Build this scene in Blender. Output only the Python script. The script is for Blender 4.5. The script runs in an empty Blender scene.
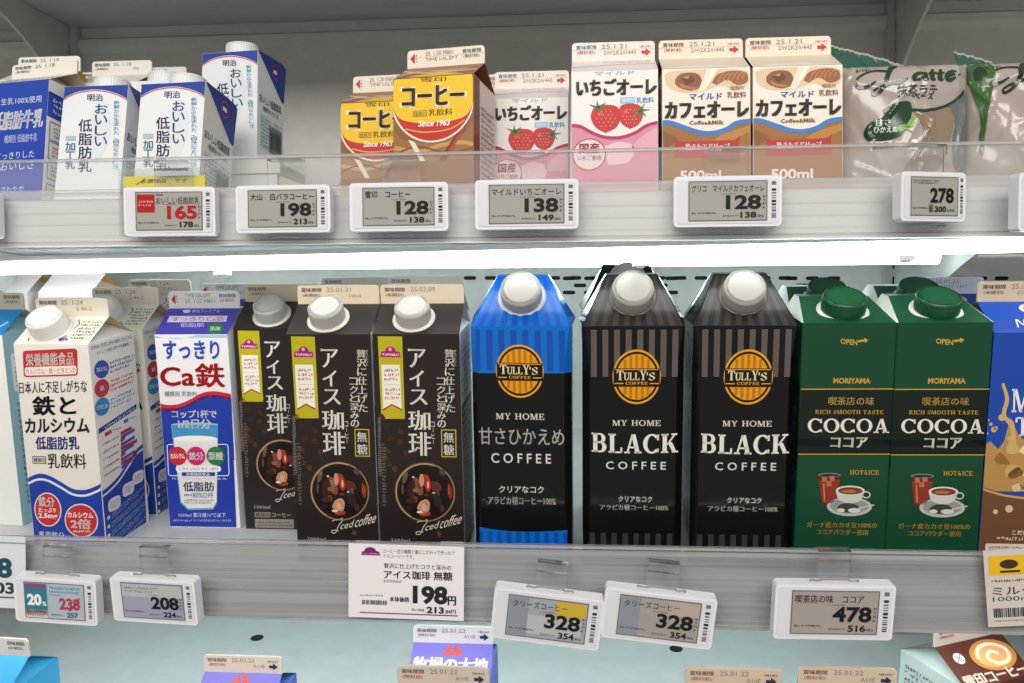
import bpy, bmesh, math, random
from mathutils import Vector, Matrix, Euler
random.seed(7)
C = bpy.context.scene.collection
SC = bpy.context.scene
SRC_EPS = 0.10          # ink layer thickness in millimetres

# ---------------------------------------------------------------- camera, light, exposure
F_PX, YAW, PITCH, ROLL = 906.0, math.radians(4.7), math.radians(-2.5), 0.0055
fw = Vector((-math.sin(YAW) * math.cos(PITCH), math.cos(YAW) * math.cos(PITCH), math.sin(PITCH)))
rt = Vector((math.cos(YAW), math.sin(YAW), 0)); up = rt.cross(fw)
rt, up = rt * math.cos(ROLL) - up * math.sin(ROLL), rt * math.sin(ROLL) + up * math.cos(ROLL)
CAMZ = 1.35
CAM = Vector((0, 0, CAMZ))
cd = bpy.data.cameras.new('camera'); cam = bpy.data.objects.new('camera', cd); C.objects.link(cam)
cd.sensor_width = 36; cd.lens = F_PX * 36 / 1024; cd.clip_start = 0.02
cam.matrix_world = Matrix((rt, up, -fw)).transposed().to_4x4(); cam.location = CAM
SC.camera = cam
SC.view_settings.view_transform = 'Standard'; SC.view_settings.look = 'None'
SC.view_settings.gamma = 1; SC.view_settings.exposure = 0.0; SC.view_settings.use_curve_mapping = False

W = bpy.data.worlds.new('shop_ambient'); SC.world = W; W.use_nodes = True
W.node_tree.nodes['Background'].inputs[0].default_value = (1, 0.94, 0.88, 1)
W.node_tree.nodes['Background'].inputs[1].default_value = 0.38

def area(name, loc, target, size, energy, col=(1, 1, 1)):
    l = bpy.data.lights.new(name, 'AREA'); l.shape = 'RECTANGLE'; l.size, l.size_y = size; l.energy = energy; l.color = col
    o = bpy.data.objects.new(name, l); C.objects.link(o); o.location = loc
    d = Vector(target) - Vector(loc); o.rotation_euler = d.to_track_quat('-Z', 'Y').to_euler()
    return o
area('aisle_ceiling_light', (-0.1, -1.9, 2.6), (0, 0.75, 1.35), (3.2, 0.8), 76, (1, 0.945, 0.87))
TUBE_STRENGTH = 5.0

def at(px, py, Y):
    """world point on the vertical plane y = Y that the photograph shows at pixel (px, py)"""
    d = fw + rt * (px - 512) / F_PX - up * (py - 341.5) / F_PX
    return CAM + d * (Y / d.y)
def proj(p):
    q = p - CAM; z = q.dot(fw)
    return 512 + F_PX * q.dot(rt) / z, 341.5 - F_PX * q.dot(up) / z

# ---------------------------------------------------------------- materials
def lin(h):
    h = h.lstrip('#')
    out = []
    for i in (0, 2, 4):
        c = int(h[i:i + 2], 16) / 255
        out.append(c / 12.92 if c <= 0.04045 else ((c + 0.055) / 1.055) ** 2.4)
    return (*out, 1)
MATS = {}
FIN = {'paper': (0.42, 0.35, 0), 'film': (0.2, 0.3, 0.12), 'plastic': (0.33, 0.5, 0), 'eink': (0.4, 0.15, 0.0), 'card': (0.6, 0.25, 0), 'metal': (0.35, 0.5, 0), 'wrap': (0.18, 0.5, 0.18)}
def M(h, fin='paper'):
    k = (h, fin)
    if k in MATS: return MATS[k]
    m = bpy.data.materials.new('%s_%s' % (fin, h.strip('#'))); m.use_nodes = True
    b = m.node_tree.nodes['Principled BSDF']
    r, s, c = FIN[fin]
    b.inputs['Base Color'].default_value = lin(h); b.inputs['Roughness'].default_value = r
    b.inputs['Specular IOR Level'].default_value = s
    b.inputs['Coat Weight'].default_value = c; b.inputs['Coat Roughness'].default_value = 0.08
    if fin == 'metal': b.inputs['Metallic'].default_value = 0.55
    MATS[k] = m
    return m
def noisy(name, h, rough, amount=0.08, scale=30, metallic=0.0, stretch=None, bump=0.0):
    m = bpy.data.materials.new(name); m.use_nodes = True; n = m.node_tree.nodes; L = m.node_tree.links
    b = n['Principled BSDF']; t = n.new('ShaderNodeTexNoise'); tc = n.new('ShaderNodeTexCoord'); mp = n.new('ShaderNodeMapping')
    mx = n.new('ShaderNodeMix'); mx.data_type = 'RGBA'; mx.blend_type = 'MULTIPLY'; mx.inputs[0].default_value = amount * 4
    t.inputs['Scale'].default_value = scale; t.inputs['Detail'].default_value = 4
    if stretch: mp.inputs['Scale'].default_value = stretch
    L.new(tc.outputs['Object'], mp.inputs[0]); L.new(mp.outputs[0], t.inputs['Vector'])
    mx.inputs[6].default_value = lin(h); L.new(t.outputs['Fac'], mx.inputs[7]); L.new(mx.outputs[2], b.inputs['Base Color'])
    b.inputs['Roughness'].default_value = rough; b.inputs['Metallic'].default_value = metallic
    if bump:
        bp = n.new('ShaderNodeBump'); bp.inputs['Strength'].default_value = bump; bp.inputs['Distance'].default_value = 0.001
        L.new(t.outputs['Fac'], bp.inputs['Height']); L.new(bp.outputs[0], b.inputs['Normal'])
    return m
def acrylic(name, haze=0.1, gloss=0.1, tint=(0.97, 0.98, 0.98, 1), rough=0.1, milk=0.86):
    m = bpy.data.materials.new(name); m.use_nodes = True; n = m.node_tree.nodes; L = m.node_tree.links
    n.remove(n['Principled BSDF']); out = n['Material Output']
    tr = n.new('ShaderNodeBsdfTransparent'); tr.inputs[0].default_value = tint
    df = n.new('ShaderNodeBsdfDiffuse'); df.inputs[0].default_value = (milk, milk, milk * 1.02, 1)
    gl = n.new('ShaderNodeBsdfGlossy'); gl.inputs['Roughness'].default_value = rough
    fr = n.new('ShaderNodeFresnel'); fr.inputs[0].default_value = 1.3 + gloss
    a = n.new('ShaderNodeMixShader'); a.inputs[0].default_value = haze; b = n.new('ShaderNodeMixShader')
    L.new(tr.outputs[0], a.inputs[1]); L.new(df.outputs[0], a.inputs[2])
    L.new(fr.outputs[0], b.inputs[0]); L.new(a.outputs[0], b.inputs[1]); L.new(gl.outputs[0], b.inputs[2]); L.new(b.outputs[0], out.inputs[0])
    return m
def emit(name, col, s):
    m = bpy.data.materials.new(name); m.use_nodes = True; n = m.node_tree.nodes
    b = n['Principled BSDF']; b.inputs['Base Color'].default_value = (0.9, 0.9, 0.9, 1)
    b.inputs['Emission Color'].default_value = col; b.inputs['Emission Strength'].default_value = s
    return m

# ---------------------------------------------------------------- mesh builder (millimetres)
class MB:
    def __init__(s): s.v, s.f, s.mi, s.sm, s.mats = [], [], [], [], []
    def m(s, mat):
        if mat not in s.mats: s.mats.append(mat)
        return s.mats.index(mat)
    def mesh(s, vs, fs, mat, smooth=False):
        b = len(s.v); s.v += [tuple(v) for v in vs]; k = s.m(mat)
        for f in fs: s.f.append([b + i for i in f]); s.mi.append(k); s.sm.append(smooth)
    def face(s, pts, mat): s.mesh(pts, [list(range(len(pts)))], mat)
    def box(s, x0, y0, z0, x1, y1, z1, mat):
        vs = [(x, y, z) for z in (z0, z1) for y in (y0, y1) for x in (x0, x1)]
        s.mesh(vs, [(0, 2, 3, 1), (4, 5, 7, 6), (0, 1, 5, 4), (2, 6, 7, 3), (0, 4, 6, 2), (1, 3, 7, 5)], mat)
    def prism(s, pts, o, ux, uy, n, d, mat, smooth=False):
        """outline pts in the plane (o, ux, uy) given thickness d along n"""
        o, ux, uy, n = Vector(o), Vector(ux), Vector(uy), Vector(n)
        k = len(pts)
        vs = [o + ux * a + uy * b for a, b in pts] + [o + ux * a + uy * b + n * d for a, b in pts]
        s.mesh(vs, [list(range(k))[::-1], list(range(k, 2 * k))], mat)
        s.mesh(vs, [(i, (i + 1) % k, (i + 1) % k + k, i + k) for i in range(k)], mat, smooth)
    def lathe(s, prof, mtx, mat, n=40, rib=0.0, ribs=(0, 0)):
        vs = []
        for j, (r, z) in enumerate(prof):
            for i in range(n):
                a = 2 * math.pi * i / n
                rr = r + (rib if (ribs[0] <= j < ribs[1] and i % 2) else 0)
                vs.append(mtx @ Vector((rr * math.cos(a), rr * math.sin(a), z)))
        fs = [(j * n + i, j * n + (i + 1) % n, (j + 1) * n + (i + 1) % n, (j + 1) * n + i) for j in range(len(prof) - 1) for i in range(n)]
        s.mesh(vs, fs, mat, False if rib else True)
        s.mesh(vs[-n:], [list(range(n))], mat)
    def extrude_x(s, prof, x0, x1, mat, smooth=False):
        k = len(prof)
        vs = [(x0, y, z) for y, z in prof] + [(x1, y, z) for y, z in prof]
        s.mesh(vs, [(i, (i + 1) % k, (i + 1) % k + k, i + k) for i in range(k)], mat, smooth)
        s.mesh(vs, [list(range(k))[::-1], list(range(k, 2 * k))], mat)
    def build(s, name, parent=None, bevel=0):
        me = bpy.data.meshes.new(name)
        me.from_pydata([(x / 1000, y / 1000, z / 1000) for x, y, z in s.v], [], s.f)
        for m in s.mats: me.materials.append(m)
        me.polygons.foreach_set('material_index', s.mi); me.polygons.foreach_set('use_smooth', s.sm); me.update()
        if bevel:
            b = bmesh.new(); b.from_mesh(me); bmesh.ops.remove_doubles(b, verts=b.verts, dist=2e-5); b.to_mesh(me); b.free()
        o = bpy.data.objects.new(name, me); C.objects.link(o)
        if parent: o.parent = parent
        if bevel:
            bv = o.modifiers.new('edge', 'BEVEL'); bv.width = bevel / 1000; bv.segments = 2; bv.limit_method = 'ANGLE'; bv.angle_limit = 0.6
        return o
def rrect(x0, y0, x1, y1, r, k=5, corners=(1, 1, 1, 1)):
    pts = []
    for (cx, cy, a0), on in zip(((x1 - r, y0 + r, -90), (x1 - r, y1 - r, 0), (x0 + r, y1 - r, 90), (x0 + r, y0 + r, 180)), corners):
        if on: pts += [(cx + r * math.cos(math.radians(a0 + 90 * i / k)), cy + r * math.sin(math.radians(a0 + 90 * i / k))) for i in range(k + 1)]
        else: pts.append((x1 if a0 in (-90, 0) else x0, y0 if a0 in (-90, 180) else y1))
    return pts
def thing(name, label, cat, group=None):
    o = bpy.data.objects.new(name, None); C.objects.link(o); o.empty_display_size = 0.02
    tag(o, label, cat, group); return o
def tag(o, label, cat, group=None):
    o['label'] = label; o['category'] = cat
    if group: o['group'] = group
def struct(o): o['kind'] = 'structure'; return o

# ---------------------------------------------------------------- lettering
GL = {}
def glyphs(s, bold=0.0, res=3):
    k = (s, bold, res)
    if k in GL: return GL[k]
    c = bpy.data.curves.new('t', 'FONT'); c.body = s; c.resolution_u = res; c.offset = bold
    o = bpy.data.objects.new('t', c); C.objects.link(o)
    bpy.context.view_layer.update()
    e = o.evaluated_get(bpy.context.evaluated_depsgraph_get()); me = e.to_mesh()
    vs = [(v.co.x, v.co.y) for v in me.vertices]; fs = [tuple(p.vertices) for p in me.polygons]
    e.to_mesh_clear(); bpy.data.objects.remove(o); bpy.data.curves.remove(c)
    if not vs: vs, fs = [(0, 0), (1, 0), (1, 1)], []
    GL[k] = (vs, fs); return GL[k]
def catmull(p, k=6):
    q = [p[0]] + list(p) + [p[-1]]; out = []
    for i in range(1, len(q) - 2):
        a, b, c, d = q[i - 1:i + 3]
        for j in range(k):
            t = j / k
            out.append(tuple(0.5 * (2 * b[n] + (c[n] - a[n]) * t + (2 * a[n] - 5 * b[n] + 4 * c[n] - d[n]) * t * t + (3 * b[n] - a[n] - 3 * c[n] + d[n]) * t ** 3) for n in range(len(b))))
    out.append(tuple(p[-1])); return out
def ell(cx, cy, rx, ry, n=28, a0=0, a1=360):
    return [(cx + rx * math.cos(math.radians(a0 + (a1 - a0) * i / n)), cy + ry * math.sin(math.radians(a0 + (a1 - a0) * i / n))) for i in range(n + (0 if a1 - a0 == 360 else 1))]
# a small slab-serif alphabet: every letter is a list of polygons in a unit-high box, (advance, polygons)
def serif_letter(ch, t=0.2, h=0.09):
    sx = 0.075
    P = []
    def rect(x0, y0, x1, y1): P.append([(x0, y0), (x1, y0), (x1, y1), (x0, y1)])
    def stem(x, top=True, bot=True, w=t):
        rect(x, 0, x + w, 1)
        if bot: rect(x - sx, 0, x + w + sx, h)
        if top: rect(x - sx, 1 - h, x + w + sx, 1)
    def ring(cx, cy, rx, ry, tx, ty, a0=0, a1=360, n=24):
        o = ell(cx, cy, rx, ry, n, a0, a1); i = ell(cx, cy, rx - tx, ry - ty, n, a0, a1)
        if a1 - a0 == 360: o.append(o[0]); i.append(i[0])
        for k in range(len(o) - 1): P.append([o[k], o[k + 1], i[k + 1], i[k]])
    def dia(x0, y0, x1, y1, w): P.append([(x0, y0), (x0 + w, y0), (x1 + w, y1), (x1, y1)])
    s = sx
    if ch in 'IHLEFTKDBRPMN': pass
    if ch == 'I': stem(s); return 2 * s + t, P
    if ch == 'L': stem(s); rect(s, 0, .72, h); rect(.62, 0, .72, .3); return .74, P
    if ch in 'EF':
        stem(s); rect(s, 1 - h, .7, 1); rect(.6, .72, .7, 1); rect(s, .46, .52, .46 + h); rect(.45, .36, .52, .66)
        if ch == 'E': rect(s, 0, .72, h); rect(.63, 0, .73, .3)
        return .75, P
    if ch == 'T': stem(.28, top=False); rect(0, 1 - h, .76, 1); rect(0, .72, .09, 1); rect(.67, .72, .76, 1); return .76, P
    if ch == 'H': stem(s); stem(.62); rect(s, .46, .7, .46 + h); return .62 + t + s, P
    if ch in 'BRP':
        stem(s); rect(s, 1 - h, .42, 1); rect(s, .48, .42, .48 + h); ring(.42, .74, .3, .26, t * .9, h, -90, 90)
        if ch == 'B': rect(s, 0, .45, h); ring(.45, .285, .32, .285, t, h, -90, 90); return .8, P
        if ch == 'R': dia(.62, 0, .36, .5, t); rect(.58, 0, .88, h); return .88, P
        return .75, P
    if ch == 'D': stem(s); rect(s, 1 - h, .4, 1); rect(s, 0, .4, h); ring(.4, .5, .42, .5, t, h, -90, 90); return .85, P
    if ch == 'K': stem(s); dia(.26, .42, .62, 1 - h, .1); dia(.6, 0, .33, .56, t); rect(.55, 0, .88, h); rect(.52, 1 - h, .82, 1); return .88, P
    if ch == 'A': dia(.1, 0, .38, 1, .1); dia(.6, 0, .36, 1, t); rect(.24, .27, .68, .27 + h); rect(0, 0, .3, h); rect(.53, 0, .9, h); return .9, P
    if ch == 'M':
        rect(s, 0, s + .1, 1); rect(0, 0, s * 2 + .1, h); rect(0, 1 - h, .25, 1); dia(.42, 0, .1, 1, .18); dia(.44, 0, .76, 1, .1); stem(.78); return .78 + t + s, P
    if ch == 'N': rect(s, 0, s + .1, 1); rect(0, 0, s * 2 + .1, h); dia(.6, 0, .1, 1, .18); rect(.7, 0, .8, 1); rect(.62, 1 - h, .88, 1); return .88, P
    if ch in 'OGQ':
        if ch == 'O': ring(.46, .5, .46, .51, t, h); return .92, P
        ring(.46, .5, .46, .51, t, h, 40, 330); stem(.62, top=False); return .9, P
    if ch == 'C': ring(.46, .5, .46, .51, t, h, 42, 318); rect(.72, .68, .82, .97); rect(.72, .05, .82, .24); return .86, P
    if ch == 'S':
        pts = catmull([(.62, .78), (.5, .95), (.3, .96), (.14, .84), (.14, .68), (.3, .54), (.5, .44), (.62, .28), (.56, .1), (.36, .03), (.16, .08), (.06, .24)], 4)
        for a, b in zip(pts, pts[1:]):
            w = t * (.55 + .45 * (1 - abs((a[1] + b[1]) / 2 - .5) * 1.6)) * .5 + .02
            P.append([(a[0] - w * .7, a[1] - w * .5), (b[0] - w * .7, b[1] - w * .5), (b[0] + w * .7, b[1] + w * .5), (a[0] + w * .7, a[1] + w * .5)])
        rect(.56, .7, .65, .98); rect(.04, .02, .13, .3); return .7, P
    if ch == 'U': rect(s, .3, s + t, 1); rect(0, 1 - h, .42, 1); rect(.66, .3, .76, 1); rect(.56, 1 - h, .86, 1); ring(.42, .34, .345, .35, .16, h, 180, 360); return .86, P
    if ch == 'Y': rect(.32, 0, .32 + t, .5); rect(.22, 0, .62, h); dia(.32, .46, .06, 1, t); dia(.42, .46, .68, 1, .1); rect(0, 1 - h, .34, 1); rect(.56, 1 - h, .84, 1); return .84, P
    if ch == 'W': dia(.22, 0, .06, 1, t * .8); dia(.26, 0, .46, 1, .09); dia(.6, 0, .44, 1, t * .8); dia(.66, 0, .86, 1, .09); rect(0, 1 - h, .3, 1); rect(.76, 1 - h, 1, 1); return 1.0, P
    if ch == "'": P.append([(.05, .65), (.13, .65), (.2, 1), (.03, 1)]); return .24, P
    if ch == '&': ring(.3, .74, .2, .25, .08, h); ring(.34, .28, .32, .28, .13, h); dia(.58, 0, .2, .62, .14); return .78, P
    return .4, P

# ---------------------------------------------------------------- printing on faces
class Face:
    def __init__(s, mb, o, ux, uy, n, disp=None):
        s.mb, s.o, s.ux, s.uy, s.n, s.disp = mb, Vector(o), Vector(ux), Vector(uy), Vector(n), disp
    def pt(s, u, v, layer):
        p = s.o + s.ux * u + s.uy * v
        return p + s.n * (0.08 + SRC_EPS * layer + (s.disp(u, v) if s.disp else 0))
def homog(src, dst):
    import numpy as np
    A = []; b = []
    for (x, y), (u, v) in zip(src, dst):
        A.append([x, y, 1, 0, 0, 0, -u * x, -u * y]); b.append(u)
        A.append([0, 0, 0, x, y, 1, -v * x, -v * y]); b.append(v)
    h = np.linalg.solve(np.array(A, float), np.array(b, float))
    return [float(q) for q in h] + [1.0]
class Print:
    """artwork measured in the zoomed photograph and laid on a face; quad = the face's corners (top-left, top-right,
    bottom-right, bottom-left), uv = (u0, u1, v_bottom, v_top) in millimetres on the face"""
    def __init__(s, face, quad, uv, fin='paper', ox=0, oy=0, sc=4.0):
        u0, u1, vb, vt = uv
        s.face, s.fin = face, fin
        s.h = homog(quad, [(u0, vt), (u1, vt), (u1, vb), (u0, vb)])
        s.crop(ox, oy, sc); s.clip = None
    def crop(s, ox, oy, sc=4.0): s.ox, s.oy, s.sc = ox, oy, sc; return s
    def P(s, x, y, layer):
        X, Y = s.ox + x / s.sc, s.oy + y / s.sc; h = s.h
        w = h[6] * X + h[7] * Y + h[8]
        u, v = (h[0] * X + h[1] * Y + h[2]) / w, (h[3] * X + h[4] * Y + h[5]) / w
        if s.clip:
            c = s.clip; u = min(max(u, c[0]), c[1]); v = min(max(v, c[2]), c[3])
        return s.face.pt(u, v, layer)
    def mat(s, c): return M(c, s.fin)
    def raw(s, vs, fs, col, L): s.face.mb.mesh([s.P(x, y, L) for x, y in vs], fs, s.mat(col))
    def poly(s, pts, col, L=1):
        if s.face.disp and len(pts) > 5:
            k = len(pts); cx, cy = sum(p[0] for p in pts) / k, sum(p[1] for p in pts) / k; n = 7; vs = [(cx + (x - cx) * r / n, cy + (y - cy) * r / n) for r in range(n, 0, -1) for x, y in pts] + [(cx, cy)]
            fs = [(r * k + i, r * k + (i + 1) % k, (r + 1) * k + (i + 1) % k, (r + 1) * k + i) for r in range(n - 1) for i in range(k)] + [((n - 1) * k + i, (n - 1) * k + (i + 1) % k, n * k) for i in range(k)]
            s.raw(vs, fs, col, L)
        else: s.raw(pts, [list(range(len(pts)))], col, L)
    def rect(s, x0, y0, x1, y1, col, L=1): s.poly([(x0, y0), (x1, y0), (x1, y1), (x0, y1)], col, L)
    def rr(s, x0, y0, x1, y1, r, col, L=1): s.poly(rrect(x0, y0, x1, y1, r), col, L)
    def frame(s, x0, y0, x1, y1, r, w, col, L=2):
        a = rrect(x0, y0, x1, y1, r); b = rrect(x0 + w, y0 + w, x1 - w, y1 - w, max(r - w, .1)); k = len(a)
        s.raw(a + b, [(i, (i + 1) % k, (i + 1) % k + k, i + k) for i in range(k)], col, L)
    def ell(s, cx, cy, rx, ry, col, L=1, n=32): s.poly(ell(cx, cy, rx, ry, n), col, L)
    def ring(s, cx, cy, rx, ry, w, col, L=2, n=40, a0=0, a1=360):
        a = ell(cx, cy, rx, ry, n, a0, a1); b = ell(cx, cy, rx - w, ry - w, n, a0, a1); k = len(a)
        s.raw(a + b, [(i, (i + 1) % k, (i + 1) % k + k, i + k) for i in range(k if a1 - a0 == 360 else k - 1)], col, L)
    def line(s, pts, w, col, L=2, smooth=True):
        """stroke; points may carry their own width as third number"""
        if s.face.disp: pts = [(p[0], p[1], (p[2] if len(p) > 2 else w) * 1.25) for p in pts]
        q = catmull([(p[0], p[1], p[2] if len(p) > 2 else w) for p in pts]) if smooth and len(pts) > 2 else [(p[0], p[1], p[2] if len(p) > 2 else w) for p in pts]
        a, b = [], []
        for i, p in enumerate(q):
            o, n = q[max(i - 1, 0)], q[min(i + 1, len(q) - 1)]
            dx, dy = n[0] - o[0], n[1] - o[1]; l = math.hypot(dx, dy) or 1
            a.append((p[0] - dy / l * p[2] / 2, p[1] + dx / l * p[2] / 2)); b.append((p[0] + dy / l * p[2] / 2, p[1] - dx / l * p[2] / 2))
        k = len(q)
        s.raw(a + b, [(i, i + 1, k + i + 1, k + i) for i in range(k - 1)], col, L)
    def under(s, pts, ybot, col, L=1):
        """fill from a smooth curve down to ybot"""
        q = catmull(pts); k = len(q)
        s.raw(q + [(x, ybot) for x, y in q], [(i, i + 1, k + i + 1, k + i) for i in range(k - 1)], col, L)
    def text(s, t, x0, y0, x1, y1, col, L=3, bold=0.0, slant=0.0, rise=0.0, res=None, hb=0.0, cap=False):
        size = abs(y1 - y0) / s.sc
        kanji = any('\u4e00' <= c <= '\u9fff' for c in t); sh = ()
        if (kanji and bold > 0) or (bold > .035 and not t.isascii()):
            k = bold * abs(y1 - y0); sh = ((-k, 0), (k, 0)) if size < 8 else ((0, 0), (-k, -k * .6), (k, -k * .6), (-k, k * .6), (k, k * .6)); bold = 0
        vs, fs = glyphs(t, bold, res or (4 if size > 9 else 2 if size > 5 else 1))
        ax, bx = min(v[0] for v in vs), max(v[0] for v in vs); ay, by = min(v[1] for v in vs), max(v[1] for v in vs)
        if by - ay < .35: ay, by = 0.0, 0.84
        out = []
        for d, e in (sh or (((-hb, 0), (hb, 0)) if hb else ((0, 0),))):
            q = []
            for x, y in vs:
                fx, fy = (x - ax) / (bx - ax), (y - ay) / (by - ay)
                q.append((x0 + fx * (x1 - x0) + slant * fy * (y1 - y0) + d, y1 + fy * (y0 - y1) - rise * fx + e))
            s.raw(q, fs, col, L)
    def vtext(s, t, x0, y0, x1, y1, col, L=3, bold=0.0, fill=.9, hb=0.0):
        n = len(t); ch = (y1 - y0) / n
        for i, c in enumerate(t):
            cy = y0 + ch * (i + .5)
            if c == 'ー':
                s.rect((x0 + x1) / 2 - (x1 - x0) * .05, cy - ch * .36, (x0 + x1) / 2 + (x1 - x0) * .05, cy + ch * .36, col, L); continue
            if c in ' 　': continue
            k = .72 if c in 'ッョャっょゃュ' else 1
            s.text(c, (x0 + x1) / 2 - (x1 - x0) / 2 * k, cy - ch * fill / 2 * k, (x0 + x1) / 2 + (x1 - x0) / 2 * k, cy + ch * fill / 2 * k, col, L, bold, hb=hb)
    def serif(s, t, x0, y0, x1, y1, col, L=3, gap=.12, wt=.2, th=.09, dip=0.0, big=()):
        pos = 0; parts = []
        for i, c in enumerate(t):
            if c == ' ': pos += .45; continue
            adv, P = serif_letter(c, wt, th); parts.append((pos, adv, P, 1.0)); pos += adv + gap
        pos -= gap
        for p0, adv, P, k in parts:
            for q in P:
                o = []
                for x, y in q:
                    fx = (p0 + x) / pos; o.append((x0 + fx * (x1 - x0), y1 - y * (y1 - y0) + dip * (1 - (2 * fx - 1) ** 2)))
                s.poly(o, col, L)
    def micro(s, x0, y0, x1, y1, rows, col, L=2, fill=.62, slope=0.0):
        """illegibly small print: rows of tiny broken marks"""
        rh = (y1 - y0) / rows; R = random.Random(int(x0 * 7 + y0 * 13 + rows))
        for r in range(rows):
            x = x0; a = y0 + r * rh + rh * (1 - fill) / 2
            end = x1 - (R.random() * .25 * (x1 - x0) if r == rows - 1 and rows > 1 else 0)
            while x < end:
                w = min(rh * fill * R.uniform(.5, 1.0), end - x); sl = slope * (x - x0)
                hh = rh * fill; t = hh * .2
                for y in R.sample((0, .27, .52, .8), R.choice((1, 2, 2, 3))):
                    p, e = R.choice(((0, 1), (.1, .9), (0, .6), (.4, 1))); s.rect(x + w * p, a + sl + hh * y, x + w * e, a + sl + hh * y + t, col, L)
                for p in R.sample((.05, .4, .78), R.choice((1, 1, 2))):
                    b0, b1 = R.choice(((0, 1), (.3, 1), (0, .7))); s.rect(x + w * p, a + sl + hh * b0, x + w * p + t, a + sl + hh * b1, col, L)
                x += w + rh * fill * R.uniform(.15, .4)
    def bars(s, x0, y0, x1, y1, col, L=2, vertical=True, n=22):
        R = random.Random(int(x0 + y0)); a, b = (x0, x1) if vertical else (y0, y1); p = a; st = (b - a) / n
        while p < b - st * .3:
            w = st * R.choice((.35, .5, .8, 1.1)); e = min(p + w, b)
            s.rect(*((p, y0, e, y1) if vertical else (x0, p, x1, e)), col, L); p += w + st * R.choice((.35, .5, .7))

# ---------------------------------------------------------------- shelves as sloping planes
class Plane:
    def __init__(s, p, tilt): s.p, s.t = Vector(p), math.radians(tilt); s.d = Vector((0, math.cos(s.t), math.sin(s.t))); s.n = Vector((0, -math.sin(s.t), math.cos(s.t)))
    def z(s, y): return s.p.z + (y - s.p.y) * math.tan(s.t)
LOWER = Plane((0, 0.7487, CAMZ - 0.2225), 7)
UPPER = Plane((0, 0.745, at(705, 199, 0.745).z), -2.5)
BOTTOM = Plane((0, 0.645, CAMZ - 0.505), 7)
Y_BACK = 1.22

def stand(root, plane, s, px, ref, rz=0.0, lean=0.0, roll=0.0, lift=0.0):
    """stand a thing on a shelf, its own point ref landing where the photograph shows column px; s = metres behind the front line"""
    root.rotation_mode = 'ZYX'
    root.rotation_euler = (plane.t + math.radians(lean), math.radians(roll), math.radians(rz))
    R = root.rotation_euler.to_matrix(); r = R @ (Vector(ref) / 1000)
    b = plane.p + plane.d * s + plane.n * (0.0004 + lift)
    x = 0.0
    for _ in range(6):
        p0 = proj(Vector((x, b.y, b.z)) + r)[0]; p1 = proj(Vector((x + .001, b.y, b.z)) + r)[0]
        x += (px - p0) / (p1 - p0) * .001
    root.location = (x, b.y, b.z)
    return root

# ---------------------------------------------------------------- carton bodies
def cap_build(root, mtx, r, h, col, ribs=64, collar=None):
    if collar:
        mb = MB(); mb.lathe([(r + 3.2, -1.5), (r + 3.2, .8), (r + 1.2, 1.4), (r - 1, 1.5), (r - 1.2, 1.2)], mtx, M(collar, 'plastic'), 48); mb.build('spout_collar', root)
    mb = MB(); m = M(col, 'plastic')
    mb.lathe([(r, 1.6), (r, h * .3), (r - .25, h - 2.2)], mtx, m, ribs * 2, .28, (1, 3))
    mb.lathe([(r + .05, h - 2.4), (r - .3, h - .9), (r - 1.3, h)], mtx, m, 56)
    q = MB(); q.lathe([(r - 1.3, h), (r - 3.2, h), (r - 3.7, h - .9), (0.5, h - .9)], mtx, m, 56)
    off = len(mb.v); mb.v += q.v; k = mb.m(m)
    for f in q.f: mb.f.append([off + a for a in f]); mb.mi.append(k); mb.sm.append(False)
    mb.build('screw_cap', root)
def frame_of(W, D, H, R, wr=None, yr=0.0):
    """faces of a carton: front, right, left, front roof"""
    l = math.hypot(D / 2 + yr, R) or 1
    return dict(front=((-W / 2, -D / 2, 0), (1, 0, 0), (0, 0, 1), (0, -1, 0)), right=((W / 2, -D / 2, 0), (0, 1, 0), (0, 0, 1), (1, 0, 0)),
                left=((-W / 2, D / 2, 0), (0, -1, 0), (0, 0, 1), (-1, 0, 0)), roof=((-W / 2, -D / 2, H), (1, 0, 0), (0, (D / 2 + yr) / l, R / l), (0, -R / l, (D / 2 + yr) / l)))
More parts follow.
